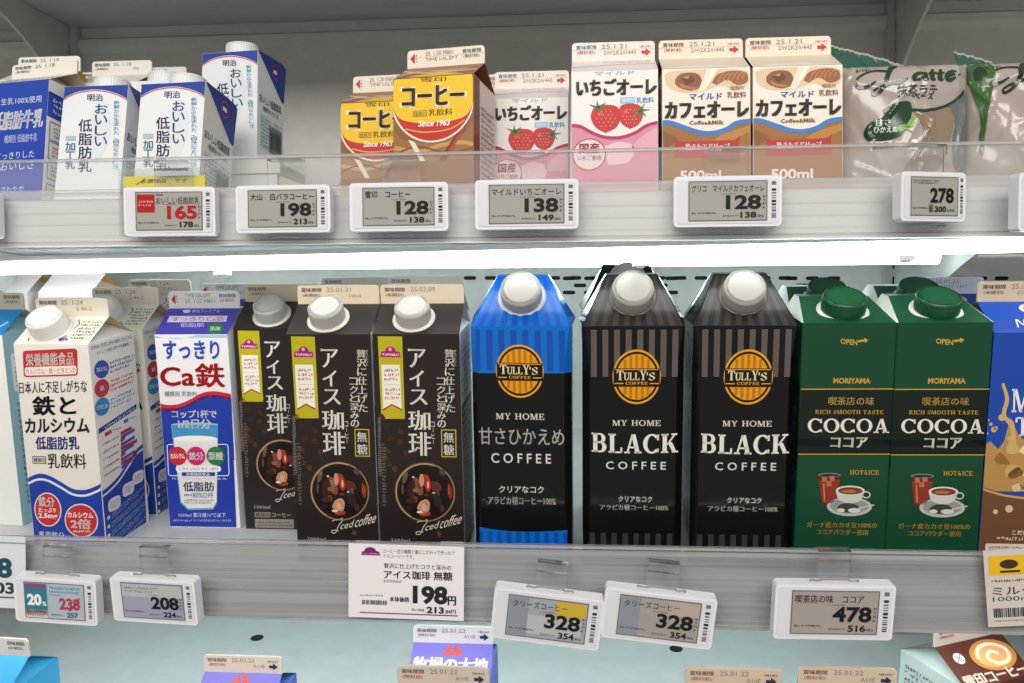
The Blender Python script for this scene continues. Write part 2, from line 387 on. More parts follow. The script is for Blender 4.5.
def gable(name, label, cat, group=None, W=71, D=70, H=198, R=19, FH=16.5, body='#E9E6DF', roof=None, side=None, gus='#DDD5C6', fin='#E7E2D6', fintext='#5A5650',
          art=None, finart=None, cap=None, cap_at=0.5, cap_r=14.5, cap_h=15, cap_tilt=3, band=None):
    root = thing(name, label, cat, group)
    roof = roof or body; side = side or body
    mb = MB(); w, d = W / 2, D / 2
    mb.face([(-w, -d, 0), (w, -d, 0), (w, -d, H), (-w, -d, H)], M(body)); mb.face([(w, d, 0), (-w, d, 0), (-w, d, H), (w, d, H)], M(body))
    mb.face([(w, -d, 0), (w, d, 0), (w, d, H), (w, -d, H)], M(side)); mb.face([(-w, d, 0), (-w, -d, 0), (-w, -d, H), (-w, d, H)], M(side))
    mb.face([(-w, d, 0), (w, d, 0), (w, -d, 0), (-w, -d, 0)], M(body))
    mb.face([(-w, -d, H), (w, -d, H), (w, -.6, H + R), (-w, -.6, H + R)], M(roof)); mb.face([(w, d, H), (-w, d, H), (-w, .6, H + R), (w, .6, H + R)], M(roof))
    for sg in (1, -1):
        p = (sg * (w - 24), 0, H + R - 1)
        mb.face([(sg * w, -d, H), (sg * w, d, H), p], M(side)); mb.face([(sg * w, -d, H), p, (sg * w, -.6, H + R)], M(gus)); mb.face([(sg * w, d, H), (sg * w, .6, H + R), p], M(gus))
    F = {k: Face(mb, *v) for k, v in frame_of(W, D, H, R).items()}
    F['dim'] = (W, D, H, R)
    if art: art(F)
    mb.build('carton_body', root)
    # top seal: the flat pressed fin on the ridge
    fb = MB(); o = rrect(-w, 0, w, FH, 3.2, 4, (0, 1, 1, 0))
    fb.prism(o, (0, -1.1, H + R - .6), (1, 0, 0), (0, 0, 1), (0, 1, 0), 2.2, M(fin))
    ff = Face(fb, (-w, -1.1, H + R - .6), (1, 0, 0), (0, 0, 1), (0, -1, 0)); ff.dim = (W, FH)
    if finart: finart(ff)
    fb.build('top_seal', root)
    if cap:
        a = math.atan2(R, d) + math.radians(cap_tilt)
        c = Vector(((cap_at - .5) * W, -d * .52, H + R * .48))
        mtx = Matrix.Translation(c) @ Matrix.Rotation(a, 4, 'X')
        cap_build(root, mtx, cap_r, cap_h, cap, collar='#D9D6CF')
    return root
def fin_print(date=None, date2=None, left='賞味期限', sub='(未開封)', lc='#4A4640', sc='#4A4640', dc='#8A8278', arrow=None, flip=False, line=True):
    def f(ff):
        W, H = ff.dim
        q = Print(ff, [(0, 0), (100, 0), (100, 24), (0, 24)], (0, W, 0, H), ox=0, oy=0, sc=1)
        a, b = (72, 96) if flip else (5, 30)
        q.text(left, a, 3.5, b, 8.8, lc, bold=.01); q.text(sub, a + 1, 10.5, b - 2, 15.5, sc)
        if date: q.text(date, *((24, 3, 60, 8.5) if flip else (36, 3, 66, 8.5)), dc)
        if date2: q.text(date2, *((24, 11, 66, 16) if flip else (78 - len(date2) * 3.6, 11, 78, 16)), dc)
        if line: q.rect(0, 9.6, 100, 9.9, '#B9B2A6', 1)
        if arrow:
            if flip: q.poly([(4, 11), (10, 4), (10, 18)], arrow, 3); q.micro(11, 5, 13, 17, 3, arrow)
            else: q.poly([(84, 12), (89, 12), (89, 9), (95, 14), (89, 19), (89, 16), (84, 16)], arrow, 3); q.micro(82, 5, 96, 8.5, 1, arrow)
    return f
def prism(name, label, cat, group=None, W=78, D=72, Hs=196, Ht=232, wr=21, yf=-3, yb=9, ch=11, band=None, low='#101010', high='#101010', fin='paper', topc=None, sidetop=None, bulge=3,
          art=None, cap='#D8D5CF', cap_r=16.5, cap_h=15, cap_f=.5, collar='#C9C6C0', bevel=2.2, extra_tilt=0, ribs=64, cap_x=0):
    root = thing(name, label, cat, group); mb = MB(); w, d = W / 2, D / 2
    topc = topc or high; sidetop = sidetop or topc
    def ring(z, c): return [(-w + c, -d, z), (w - c, -d, z), (w, -d + c, z), (w, d - c, z), (w - c, d, z), (-w + c, d, z), (-w, d - c, z), (-w, -d + c, z)]
    lv = [(0, 1.5 if ch else .8), (26, ch or .8), (Hs - 34, ch or .8), (Hs, 1.5 if ch else .8)]
    if band:
        for i in range(len(lv) - 1):
            (za, ca), (zb, cb) = lv[i], lv[i + 1]
            if za < band < zb: lv.insert(i + 1, (band, ca + (cb - ca) * (band - za) / (zb - za))); break
    for (za, ca), (zb, cb) in zip(lv, lv[1:]):
        A, B = ring(za, ca), ring(zb, cb); m = M(high if band and za >= band - .01 else low, fin)
        for i in range(8): mb.face([A[i], A[(i + 1) % 8], B[(i + 1) % 8], B[i]], m)
    mb.face(ring(*lv[0])[::-1], M(low, fin))
    T = ring(*lv[-1]); rf = [(-wr, yf, Ht), (wr, yf, Ht)]; rb = [(-wr, yb, Ht), (wr, yb, Ht)]
    mt, ms = M(topc, fin), M(sidetop, fin)
    mb.face([T[0], T[1], rf[1], rf[0]], mt); mb.face([T[4], T[5], rb[0], rb[1]], mt); mb.face([rf[0], rf[1], rb[1], rb[0]], mt)
    for sg, (a, b, c_, e), r1, r2 in ((1, (T[1], T[2], T[3], T[4]), rf[1], rb[1]), (-1, (T[0], T[7], T[6], T[5]), rf[0], rb[0])):
        m = (sg * (w + bulge), 2, Hs + 1.5)
        for tri in ((a, b, r1), (b, m, r1), (m, r2, r1), (m, c_, r2), (c_, e, r2), (b, c_, m)): mb.face(list(tri), ms)
    R = Ht - Hs; l = math.hypot(d + yf, R)
    F = {k: Face(mb, *v) for k, v in frame_of(W, D, Hs, R, yr=yf).items()}; F['dim'] = (W, D, Hs, l)
    if art: art(F)
    mb.build('carton_body', root, bevel=bevel)
    a = math.atan2(R, d + yf) + math.radians(extra_tilt)
    c = Vector((cap_x, -d + (d + yf) * cap_f, Hs + R * cap_f))
    mtx = Matrix.Translation(c) @ Matrix.Rotation(a, 4, 'X')
    cap_build(root, mtx, cap_r, cap_h, cap, collar=collar, ribs=ribs)
    return root
def square_milk(name, label, cat, group=None, W=60, D=60, H=110, art=True, sides=True, flap=True):
    """small square-topped milk carton with a wide cap and folded-down ears"""
    root = thing(name, label, cat, group); mb = MB(); w, d = W / 2, D / 2; R = 5
    wh, bl = M('#E8ECEF'), M('#1E3F9A')
    mb.face([(-w, -d, 0), (w, -d, 0), (w, -d, H), (-w, -d, H)], wh); mb.face([(w, d, 0), (-w, d, 0), (-w, d, H), (w, d, H)], wh)
    mb.face([(w, -d, 0), (w, d, 0), (w, d, H), (w, -d, H)], wh); mb.face([(-w, d, 0), (-w, -d, 0), (-w, -d, H), (-w, d, H)], wh)
    mb.face([(-w, d, 0), (w, d, 0), (w, -d, 0), (-w, -d, 0)], wh)
    mb.face([(-w, -d, H), (w, -d, H), (w - 2, 6, H + R), (-w + 2, 6, H + R)], bl); mb.face([(-w + 2, 6, H + R), (w - 2, 6, H + R), (w, d, H + R - 1), (-w, d, H + R - 1)], bl)
    for sg in (1, -1): mb.face([(sg * w, -d, H), (sg * (w - 2), 6, H + R), (sg * w, d, H + R - 1), (sg * w, d, H)], bl)
    mb.face([(w, d, H), (-w, d, H), (-w, d, H + R - 1), (w, d, H + R - 1)], bl)
    F = {k: Face(mb, *v) for k, v in frame_of(W, D, H, R).items()}; F['dim'] = (W, D, H, R)
    if art: art_square_milk(F)
    mb.build('carton_body', root)
    if flap:
        for sg in (1, -1):
            fb = MB(); pts = [(-d + 1, H - .3), (d + 2, H + 1), (d - 2, H - 37), (d - 7, H - 36)]
            fb.prism(pts, (sg * (w + .3), 0, 0), (0, 1, 0), (0, 0, 1), (sg, 0, 0), 1.0, bl)
            if sg > 0:
                q = Print(Face(fb, (w + 1.3, -d, 0), (0, 1, 0), (0, 0, 1), (1, 0, 0)), [(0, 0), (D, 0), (D, H), (0, H)], (0, D, 0, H), sc=1)
                q.ring(D * .6, 11, 8, 8, 1.3, '#C0304A'); q.rect(D * .6 - 4, 9, D * .6 + 4, 13, '#E6E8F0', 2)
            fb.build('ear_flap', root)
    mtx = Matrix.Translation((0, -4, H + 3.2)) @ Matrix.Rotation(.08, 4, 'X')
    cap_build(root, mtx, 16.2, 12.5, '#E6E9EA', collar='#DDE1E3', ribs=40)
    return root

# ---------------------------------------------------------------- artwork
def art_square_milk(F):
    q = Print(F['front'], [(140.5, 84), (207, 81), (202, 160), (134, 162)], (0, 60, 42, 110), ox=0, oy=20)
    q.clip = (0.2, 59.8, 1, F['dim'][2] - .2)
    q.poly([(540, 240)] + catmull([(545, 318), (575, 296), (620, 276), (690, 266), (750, 274), (800, 292), (835, 315)]) + [(845, 240)], '#1E3F9A', 1)
    q.line([(545, 322), (575, 301), (620, 281), (690, 271), (750, 279), (800, 297), (835, 319)], 4, '#C8384A', 2)
    q.text('明治', 658, 286, 722, 316, '#2A3C78', bold=.02)
    q.vtext('おいしい', 690, 326, 742, 512, '#22356F', bold=.012)
    q.vtext('低脂肪乳', 622, 392, 678, 625, '#22356F', bold=.012)
    q.vtext('新鮮から生まれた、自然なおいしさ', 768, 312, 792, 610, '#5AA0CC', bold=.01)
    q.rect(568, 466, 610, 487, '#9FB9CC', 1); q.micro(572, 469, 606, 484, 1, '#E8ECEF'); q.vtext('加工乳', 568, 492, 608, 610, '#5A93BE', bold=.02)
    q.poly(catmull([(655, 400), (700, 330), (735, 330), (760, 420), (735, 520), (690, 590)]), '#DDE7EE', 1)
    r = Print(F['right'], [(0, 0), (60, 0), (60, 105), (0, 105)], (0, 60, 0, F['dim'][2]), sc=1)
    r.text('おいしい低脂肪乳', 4, 40, 54, 48, '#3A4668', bold=.01); r.text('種類別 加工乳', 12, 50, 48, 55, '#3A4668')
    r.rr(6, 58, 32, 92, 3, '#C9E0EA', 1); r.micro(8, 60, 30, 90, 8, '#54707F'); r.micro(34, 60, 56, 92, 9, '#7A8696'); r.rect(26, 66, 56, 92, '#7D8790', 1); r.bars(30, 70, 54, 88, '#2A2C30')
def art_iced(F):
    q = Print(F['front'], [(371.5, 332), (460, 331), (462, 541), (377, 541)], (0, 71, 20, F['dim'][2]), ox=220, oy=270)
    q.clip = (0.3, 70.7, 1, F['dim'][2] - .5)
    q.poly([(627, 256), (727, 256), (733, 587), (637, 588)], '#B9AF12', 1)
    q.poly([(637, 340), (640, 318), (655, 316)] + ell(678, 318, 22, 22, 12, 180, 360) + [(702, 316), (717, 318), (719, 340)], '#A3126A', 2)
    q.ell(677, 308, 7, 7, '#E0A8C8', 3); q.text('TOPVALU', 643, 324, 713, 335, '#F0D8E6', 3, bold=.03)
    q.poly([(640, 370), (716, 370), (721, 548), (681, 528), (645, 548)], '#EDEBDC', 2)
    q.line([(645, 552), (681, 530), (721, 550)], 6, '#B01A40', 3, smooth=False)
    q.micro(652, 384, 712, 436, 3, '#A03060', 3); q.line([(650, 450), (712, 450)], 2, '#C9B8B0', 3, smooth=False); q.micro(654, 462, 714, 512, 3, '#A03060', 3)
    for c, b in (('ア', (752, 305, 820, 380)), ('イ', (756, 392, 812, 456)), ('ス', (756, 468, 826, 530)), ('珈', (748, 552, 836, 632)), ('琲', (748, 640, 838, 734))):
        q.text(c, *b, '#ECE9E4', 3, hb=1.5, res=4)
    q.vtext('コーヒー', 841, 596, 855, 690, '#D8D4CC', 3)
    q.vtext('贅沢に仕上げた', 900, 304, 938, 560, '#E6E2DA', 3, hb=.7); q.vtext('コクと深みの', 866, 418, 900, 622, '#E6E2DA', 3, hb=.7)
    q.vtext('ぜいたく', 937, 306, 947, 372, '#CFCAC0', 2)
    q.crop(220, 400)
    q.frame(880, 107, 942, 219, 2, 4.5, '#B5A42A', 2); q.text('無', 890, 118, 932, 160, '#E6E2DA', 3, hb=.7); q.text('糖', 890, 168, 932, 210, '#E6E2DA', 3, hb=.7)
    R = random.Random(5)
    for i, (x, y) in enumerate([(660, 97), (672, 150), (712, 160), (735, 205), (688, 268), (650, 225), (665, 250), (745, 268), (640, 60), (655, 195), (715, 118)]):
        a = R.random() * 3.1; rx, ry = R.uniform(12, 17), R.uniform(8, 11)
        pts = [(x + rx * math.cos(t) * math.cos(a) - ry * math.sin(t) * math.sin(a), y + rx * math.cos(t) * math.sin(a) + ry * math.sin(t) * math.cos(a)) for t in [k * math.pi / 8 for k in range(16)]]
        q.poly(pts, R.choice(['#3A2218', '#4A2C1C', '#2C1A14', '#553522']), 1)
        q.line([(x - rx * .8 * math.cos(a), y - rx * .8 * math.sin(a)), (x + ry * .15, y), (x + rx * .8 * math.cos(a), y + rx * .8 * math.sin(a))], 2.2, '#1C100C', 2)
    cx, cy = 811, 360
    q.ell(cx, cy, 121, 118, '#120B0A', 2); q.ring(cx, cy, 123, 119, 6, '#8F7150', 4); q.ring(cx, cy, 119, 115, 4, '#B59A78', 5, a0=120, a1=290); q.ring(cx, cy, 112, 108, 7, '#241410', 3)
    for col, pts in (('#7A4A36', [(765, 300), (790, 310), (803, 345), (800, 372), (780, 368), (768, 340)]), ('#B88A74', [(772, 312), (784, 318), (795, 345), (790, 352), (778, 332)]), ('#3A1A12', [(740, 330), (765, 310), (772, 350), (760, 385), (742, 372)]),
                     ('#A5351E', [(806, 288), (826, 296), (836, 340), (822, 358), (808, 330)]), ('#D8643A', [(812, 300), (820, 304), (827, 335), (820, 342)]), ('#5A2A20', [(836, 315), (870, 322), (878, 350), (850, 358), (838, 345)]),
                     ('#C89070', [(790, 398), (815, 388), (830, 405), (822, 440), (796, 448), (778, 425)]), ('#E6C0A4', [(800, 402), (814, 398), (820, 416), (806, 428)]), ('#A83A18', [(782, 425), (800, 440), (826, 438), (830, 452), (790, 455)]),
                     ('#8A2A18', [(905, 320), (922, 345), (918, 385), (905, 370)]), ('#D05030', [(912, 330), (920, 350), (916, 372)]), ('#4A4A50', [(845, 360), (862, 350), (870, 372), (850, 385)]), ('#C8C0BC', [(856, 352), (864, 348), (866, 358)]),
                     ('#6A5044', [(722, 285), (742, 278), (735, 315), (720, 325)]), ('#A08878', [(728, 290), (738, 286), (733, 306)]), ('#504038', [(870, 270), (890, 268), (894, 290), (876, 290)]), ('#6E3020', [(760, 380), (776, 376), (780, 398), (765, 402)])):
        q.poly(catmull(pts + pts[:1], 4), col, 4)
    for x, y, rx, ry, c in ((798, 312, 10, 26, '#C8907A'), (776, 352, 16, 9, '#8E5A48'), (838, 372, 30, 8, '#2C1A18'), (752, 395, 20, 12, '#3C201A'), (862, 398, 18, 22, '#2A1C1C'), (880, 425, 10, 14, '#4A2A22'), (745, 425, 14, 10, '#281614'), (818, 372, 9, 6, '#B03C1C'), (806, 420, 10, 16, '#D8A688'), (788, 440, 12, 5, '#E8E0D8'), (846, 362, 5, 3, '#E8E4E0'), (764, 300, 5, 4, '#D8C4B4'), (824, 330, 4, 16, '#F0B89A'), (908, 350, 4, 20, '#B8402A'), (720, 350, 5, 22, '#5C4438')): q.ell(x, y, rx, ry, c, 5, 14)
    for pts in (catmull([(792, 478), (805, 474), (818, 478), (802, 500), (790, 526), (776, 530), (772, 522), (786, 518), (802, 520)]), catmull([(776, 482), (790, 476), (806, 474), (820, 470)])): q.line(pts, 3, '#DCD4C8', 4, smooth=False)
    q.text('ced', 806, 486, 858, 516, '#DCD4C8', 4, slant=.35, rise=12); q.text('coffee', 866, 462, 952, 506, '#DCD4C8', 4, slant=.35, rise=22)
    q.text('1000ml', 672, 547, 746, 566, '#9A948C', 3, bold=.02); q.rect(872, 557, 966, 572, '#C9C4B8', 2)
    q.rect(672, 580, 745, 604, '#8E8A84', 2); q.text('種類別', 676, 584, 741, 601, '#241C1A', 3, bold=.02); q.text('コーヒー', 752, 582, 840, 602, '#9A948C', 3, bold=.03); q.rect(672, 612, 850, 668, '#8E8A84', 2); q.micro(680, 620, 842, 662, 3, '#3A3430', 3)
    q.ell(866, 527, 9, 11, '#5A3A24', 3)
    q.micro(622, 60, 634, 300, 30, '#A8A49C', 2); q.micro(638, 165, 652, 420, 20, '#7E7A74', 2)
    r = Print(F['right'], [(0, 0), (70, 0), (70, 198), (0, 198)], (0, 70, 0, F['dim'][2]), sc=1)
    r.rect(3, 10, 62, 58, '#C9D2DA', 1); r.rect(3, 60, 62, 190, '#3A3634', 1); r.micro(5, 14, 60, 55, 7, '#4A5B78'); r.micro(5, 64, 60, 180, 18, '#B8B4AC')
    l = Print(F['left'], [(0, 0), (70, 0), (70, 198), (0, 198)], (0, 70, 0, F['dim'][2]), sc=1)
    l.micro(60, 40, 68, 180, 30, '#A8A49C'); l.micro(6, 100, 50, 180, 14, '#8A867E')
def art_prism_common(F, quad, blue, low_marks):
    q = Print(F['front'], quad, (0, F['dim'][0], 27, F['dim'][2]), fin='film', ox=460, oy=260)
    c1, c2 = ('#0B6AC8', '#0A4FB0') if blue else ('#5E5550', '#1C1918')
    top, edge, x0, x1 = (290, 452, 52, 425) if blue else (285, 467, 520, 872)
    n = 8; p = (x1 - x0) / n; q.clip = (4, F['dim'][0] - 4, 1, F['dim'][2] - 1)
    for i in range(n):
        a = x0 + p * i + p * .2; q.rect(a, top, a + p * .5, edge, c2 if blue else c1, 1)
    cx, cy = (235, 455) if blue else (703, 468)
    q.ell(cx, cy, 92, 107, '#E2A21A', 2, 48); q.ell(cx, cy, 85, 99, '#16120E', 3, 48); q.ell(cx, cy, 77, 90, '#E0980F', 4, 48)
    for i in range(-3, 4):
        h = 90 * math.sqrt(max(0, 1 - ((abs(i) * 22 + 6) / 77) ** 2)); q.rect(cx + i * 22 - 5, cy - h, cx + i * 22 + 5, cy + h, '#B8740A', 5)
    q.rect(cx - 88, cy - 34, cx + 88, cy + 38, '#16120E', 6); q.rect(cx - 83, cy - 31, cx + 83, cy - 28, '#E2A21A', 7)
    for i, ch in enumerate("TULLY'S"):
        x = cx - 76 + [0, 27, 49, 69, 88, 113, 122][i]; wd = [26, 22, 18, 18, 26, 8, 24][i]
        big = ch in 'TY'
        q.serif(ch, x, cy - (26 if big else 18), x + wd, cy + 12, '#EAD7A8', 8, wt=.2)
    q.serif('COFFEE', cx - 42, cy + 18, cx + 42, cy + 30, '#D8A838', 8, wt=.2); q.rect(cx - 84, cy + 23, cx - 50, cy + 27, '#E2A21A', 7); q.rect(cx + 50, cy + 23, cx + 84, cy + 27, '#E2A21A', 7)
    # stripes running on over the slanted top
    r = Print(F['roof'], [(0, 0), (78, 0), (78, 48), (0, 48)], (0, F['dim'][0], 0, F['dim'][3]), fin='film', sc=1)
    for i in range(n):
        a = 4 + (70 / n) * i + 1.6; b = a + 4.4
        k = .44
        r.poly([(a, 47.5), (b, 47.5), (39 + (b - 39) * (1 - k), 2), (39 + (a - 39) * (1 - k), 2)], c2 if blue else '#3A3532', 1)
    for nm, u0 in (('right', 14), ('left', 14)):
        s = Print(F[nm], [(0, 0), (72, 0), (72, 196), (0, 196)], (0, 72, 0, 196), fin='film', sc=1)
        for i in range(5): s.rect(14 + i * 10, 2, 19 + i * 10, 46, c2 if blue else c1, 1)
        s.micro(16, 70, 56, 130, 14, '#7C7A76'); s.bars(20, 145, 50, 170, '#9A9894')
    q.crop(460, 400)
    return q
LB = '#D6D3CC'
def art_black(F):
    q = art_prism_common(F, [(584, 328), (681, 328), (682, 543), (583, 543)], False, None)
    q.serif('MY HOME', 611, 79, 798, 102, LB, wt=.17)
    q.serif('BLACK', 530, 130, 866, 208, '#E2DFD8', wt=.22, gap=.08, dip=6)
    q.text('C O F F E E', 585, 247, 820, 280, LB, bold=.012)
    q.text('クリアなコク', 635, 391, 768, 415, LB, bold=.01); q.text('アラビカ種コーヒー100%', 562, 427, 832, 450, LB, bold=.01)
    for i in range(8): q.rect(520 + i * 44, 548, 541 + i * 44, 640, '#3A3634', 1)
def art_blue(F):
    q = art_prism_common(F, [(472, 330), (569, 328), (567, 543), (472, 543)], True, None)
    q.serif('MY HOME', 140, 65, 327, 90, LB, wt=.17)
    q.text('甘さひかえめ', 72, 124, 402, 194, '#E2DFD8', hb=1.6, bold=.006, res=4)
    q.text('C O F F E E', 118, 228, 350, 268, LB, bold=.012)
    q.text('クリアなコク', 145, 361, 320, 390, LB, bold=.01); q.text('アラビカ種コーヒー100%', 102, 406, 366, 438, LB, bold=.01)
    q.poly(catmull([(48, 530), (140, 545), (235, 550), (330, 547), (425, 540)]) + [(425, 660), (48, 660)], '#0B6AC8', 1)
    for i in range(10): q.rect(60 + i * 37, 552, 78 + i * 37, 650, '#0A4FB0', 2)
GOLD = '#C29A3A'
def art_cocoa(F):
    q = Print(F['front'], [(802, 326), (893, 326), (887, 541), (792.5, 541)], (0, 72, 29, 206), ox=768, oy=270)
    q.clip = (0.3, 71.7, 1, 205)
    q.text('OPEN', 283, 281, 348, 302, GOLD, bold=.03, rise=-6); q.poly([(350, 288), (374, 285), (373, 279), (390, 287), (376, 299), (375, 293), (351, 297)], GOLD, 3)
    q.text('MORIYAMA', 256, 430, 401, 452, GOLD, bold=.035)
    q.poly([(130, 474), (499, 472), (496, 700), (115, 700)], '#07180F', 1)
    q.line([(128, 474), (500, 472)], 4, GOLD, 3, smooth=False)
    q.text('喫茶店の味', 236, 503, 416, 535, '#D8B860', hb=1, bold=.012, slant=.05)
    q.serif('RICH SMOOTH TASTE', 185, 554, 454, 570, '#B8943C', wt=.2)
    q.crop(768, 400)
    q.poly([(116, 150), (494, 150), (490, 209), (112, 211)], '#07180F', 1)
    q.line([(112, 211), (491, 208)], 4, GOLD, 3, smooth=False)
    q.serif('COCOA', 155, 68, 478, 124, '#E2DDD2', wt=.2, gap=.06)
    q.text('ココア', 246, 141, 392, 184, '#DCD8CE', hb=1.4, bold=.014, slant=.06)
    q.serif('HOT&ICE', 326, 273, 442, 292, GOLD, wt=.18)
    q.poly([(196, 292), (288, 290), (272, 420), (212, 420)], '#5A1E16', 2); q.poly([(200, 318), (284, 316), (270, 412), (214, 412)], '#8A3324', 3); q.ell(242, 295, 46, 9, '#7C8A80', 3); q.ell(242, 296, 40, 6, '#1A2A20', 4)
    for x, y in ((222, 312), (252, 308), (240, 330)): q.poly([(x - 11, y - 8), (x + 10, y - 10), (x + 12, y + 10), (x - 9, y + 11)], '#B86A50', 5)
    q.poly([(216, 330), (222, 330), (226, 404), (220, 404)], '#C07A60', 5)
    q.ell(325, 425, 92, 40, '#B9BDB8', 3); q.ell(325, 423, 78, 31, '#8E948F', 4); q.ell(320, 430, 45, 20, '#3C3C3A', 5); q.ell(345, 440, 26, 10, '#D0D2CC', 6); q.ell(290, 440, 16, 8, '#D8D8D0', 6)
    q.poly([(268, 358)] + catmull([(268, 360), (280, 395), (310, 408), (345, 408), (372, 394), (386, 358)]), '#C9CBC6', 7); q.ell(327, 357, 59, 20, '#DADBD6', 8); q.ell(327, 358, 50, 15, '#7A3A24', 9); q.ell(322, 360, 30, 7, '#B06A48', 10)
    q.ring(392, 374, 18, 15, 5, '#C9CBC6', 7, 20); q.line([(360, 432), (400, 420), (425, 416)], 5, '#C9C9C0', 9)
    q.text('ガーナ産カカオ豆100%の', 150, 491, 440, 515, GOLD, bold=.014); q.text('ココアパウダー使用', 190, 522, 402, 545, GOLD, bold=.014)
    for nm in ('left', 'right'):
        s = Print(F[nm], [(0, 0), (72, 0), (72, 196), (0, 196)], (0, 72, 0, 196), sc=1); s.micro(8, 60, 60, 150, 16, '#B9B49A'); s.rect(0, 40, 72, 110, '#07180F', 1)
BLUE = '#1F3FA0'
def art_iron(F):
    q = Print(F['front'], [(9.5, 332), (87.5, 336), (102.5, 530), (24, 530)], (0, 71, 1, F['dim'][2]), ox=0, oy=270)
    q.clip = (0.3, 70.7, 1, F['dim'][2] - .5)
    q.rr(77, 276, 306, 376, 12, '#B72A2C', 1); q.rr(83, 338, 301, 370, 8, '#EADFD8', 2)
    q.text('栄養機能食品', 90, 288, 291, 334, '#F0EAE4', 3, bold=.02); q.text('カルシウム・鉄・ビタミンD', 88, 344, 297, 366, '#B72A2C', 3)
    q.text('日本人に不足しがちな', 55, 393, 342, 438, '#22252C', 3, bold=.008)
    q.text('鉄と', 112, 450, 293, 522, '#18191C', 3, bold=.035, res=4); q.text('カルシウム', 72, 533, 349, 592, '#18191C', 3, bold=.035, res=4)
    q.text('低脂肪乳', 118, 605, 303, 655, '#27489A', 3, bold=.025)
    q.crop(0, 400)
    q.frame(101, 161, 160, 191, 1, 2.5, '#33363C', 3); q.text('種類別', 106, 167, 156, 186, '#33363C', 3); q.text('乳飲料', 167, 151, 331, 208, '#24262B', 3, bold=.01)
    wave = [(75, 250), (120, 232), (165, 236), (220, 262), (270, 288), (320, 292), (365, 278), (420, 250)]
    q.under([(x, y) for x, y in wave], 700, BLUE, 1); q.line([(x, y + 22) for x, y in wave], 9, '#DCE3EE', 2)
    q.ell(160, 374, 60, 69, '#E3DCDD', 3); q.ell(160, 374, 55, 64, '#C23038', 4); q.text('鉄分', 122, 323, 190, 362, '#F2ECEA', 5, bold=.03); q.text('たっぷり', 120, 366, 198, 386, '#F2ECEA', 5, bold=.02); q.text('2.5mg', 118, 388, 202, 414, '#F2ECEA', 5, bold=.03)
    q.ell(304, 414, 72, 68, '#E3DCDD', 3); q.ell(304, 414, 67, 63, '#C23038', 4); q.text('カルシウム', 246, 380, 356, 403, '#F2ECEA', 5, bold=.03); q.text('2倍', 260, 408, 344, 446, '#F2ECEA', 5, bold=.04); q.micro(268, 450, 342, 464, 1, '#F2ECEA', 5)
    q.text('乳脂肪分', 118, 463, 229, 497, '#E8EAF2', 3, bold=.02); q.text('70%', 120, 500, 205, 545, '#E0CC2A', 3, bold=.04); q.micro(292, 498, 372, 512, 1, '#E8EAF2', 3)
    q.text('カット', 214, 512, 300, 545, '#E0CC2A', 3, bold=.03)
    s = Print(F['right'], [(88, 336), (137, 326), (153, 530), (103, 531)], (0, 70, 1, F['dim'][2]), ox=0, oy=270)
    s.clip = (0.3, 69.7, 1, F['dim'][2] - .5)
    def T(t, x0, y0, x1, y1, c, b=0.0, rise=None): s.text(t, x0, y0, x1, y1, c, 3, bold=b, rise=(x1 - x0) * .2 if rise is None else rise)
    T('日本人に不足しがちな鉄とカルシウム', 362, 270, 538, 286, '#3A3C42'); T('おいしく手軽に摂れる低脂肪乳', 384, 292, 524, 306, '#3A3C42')
    for cy, col, t in ((360, '#1F4CA8', 'カルシウム'), (432, '#B8283A', '鉄'), (502, '#2A86BC', 'ビタミンD')):
        s.ell(403, cy, 30, 34, col, 2); s.text(t, 382 if len(t) > 1 else 394, cy - 9, 425 if len(t) > 1 else 412, cy + 9, '#E8ECF2', 3, bold=.02)
        s.micro(438, cy - 28, 545, cy + 22, 3, col, 2, slope=-.2)
    s.poly([(386, 582), (556, 524), (556, 545), (386, 602)], '#1F3FA0', 2); s.micro(410, 577, 545, 592, 1, '#E8ECF2', 3, slope=-.34)
    s.crop(0, 400)
    s.poly([(410, 85), (438, 78), (440, 92), (412, 100)], '#B8283A', 2); s.poly([(494, 58), (515, 52), (516, 66), (495, 72)], '#3A7CC0', 2); s.micro(446, 78, 480, 90, 1, '#3A3C42'); s.micro(520, 50, 548, 62, 1, '#3A3C42')
    for i, (a, b) in enumerate(((530, 545), (500, 545), (556, 540), (500, 545), (556, 540))):
        y = 108 + i * 30; s.poly([(478, y - 8), (a, y - 18), (a, y - 4), (479, y + 6)], '#B8283A', 2); s.poly([(479, y + 8), (b, y - 6), (b, y + 7), (480, y + 21)], '#3A5CB8', 2); s.micro(404, y + 12, 470, y + 24, 1, '#4A4C54', slope=-.2)
    wv = [(395, 300), (425, 292), (470, 268), (520, 222), (560, 190), (610, 175)]
    s.under(wv, 700, BLUE, 1); s.line([(x, y + 20) for x, y in wv], 8, '#DCE3EE', 2)
    for x, y in ((446, 370), (510, 340), (558, 312)): s.rr(x - 27, y - 26, x + 27, y + 26, 16, '#E4E0E4', 2); s.micro(x - 18, y - 14, x + 18, y + 14, 3, '#4A6AA8', 3)
    for i in range(5): s.ell(420, 412 + i * 34, 6, 7, '#E4E8F2', 2); s.micro(434, 400 + i * 34, 590, 424 + i * 34, 2, '#AEBBDD', slope=-.3)
    r = Print(F['roof'], [(0, 0), (71, 0), (71, 40), (0, 40)], (0, 71, 0, 39.5), sc=1)
    r.text('開け口', 42, 22, 50, 36, '#4A4AA0', bold=.02, slant=-.8); r.micro(50, 6, 68, 34, 6, '#4A4640'); r.line([(12, 36), (9, 26), (12, 16)], 1, '#3A3632'); r.line([(44, 5), (48, 12), (46, 18)], 1, '#3A3632')
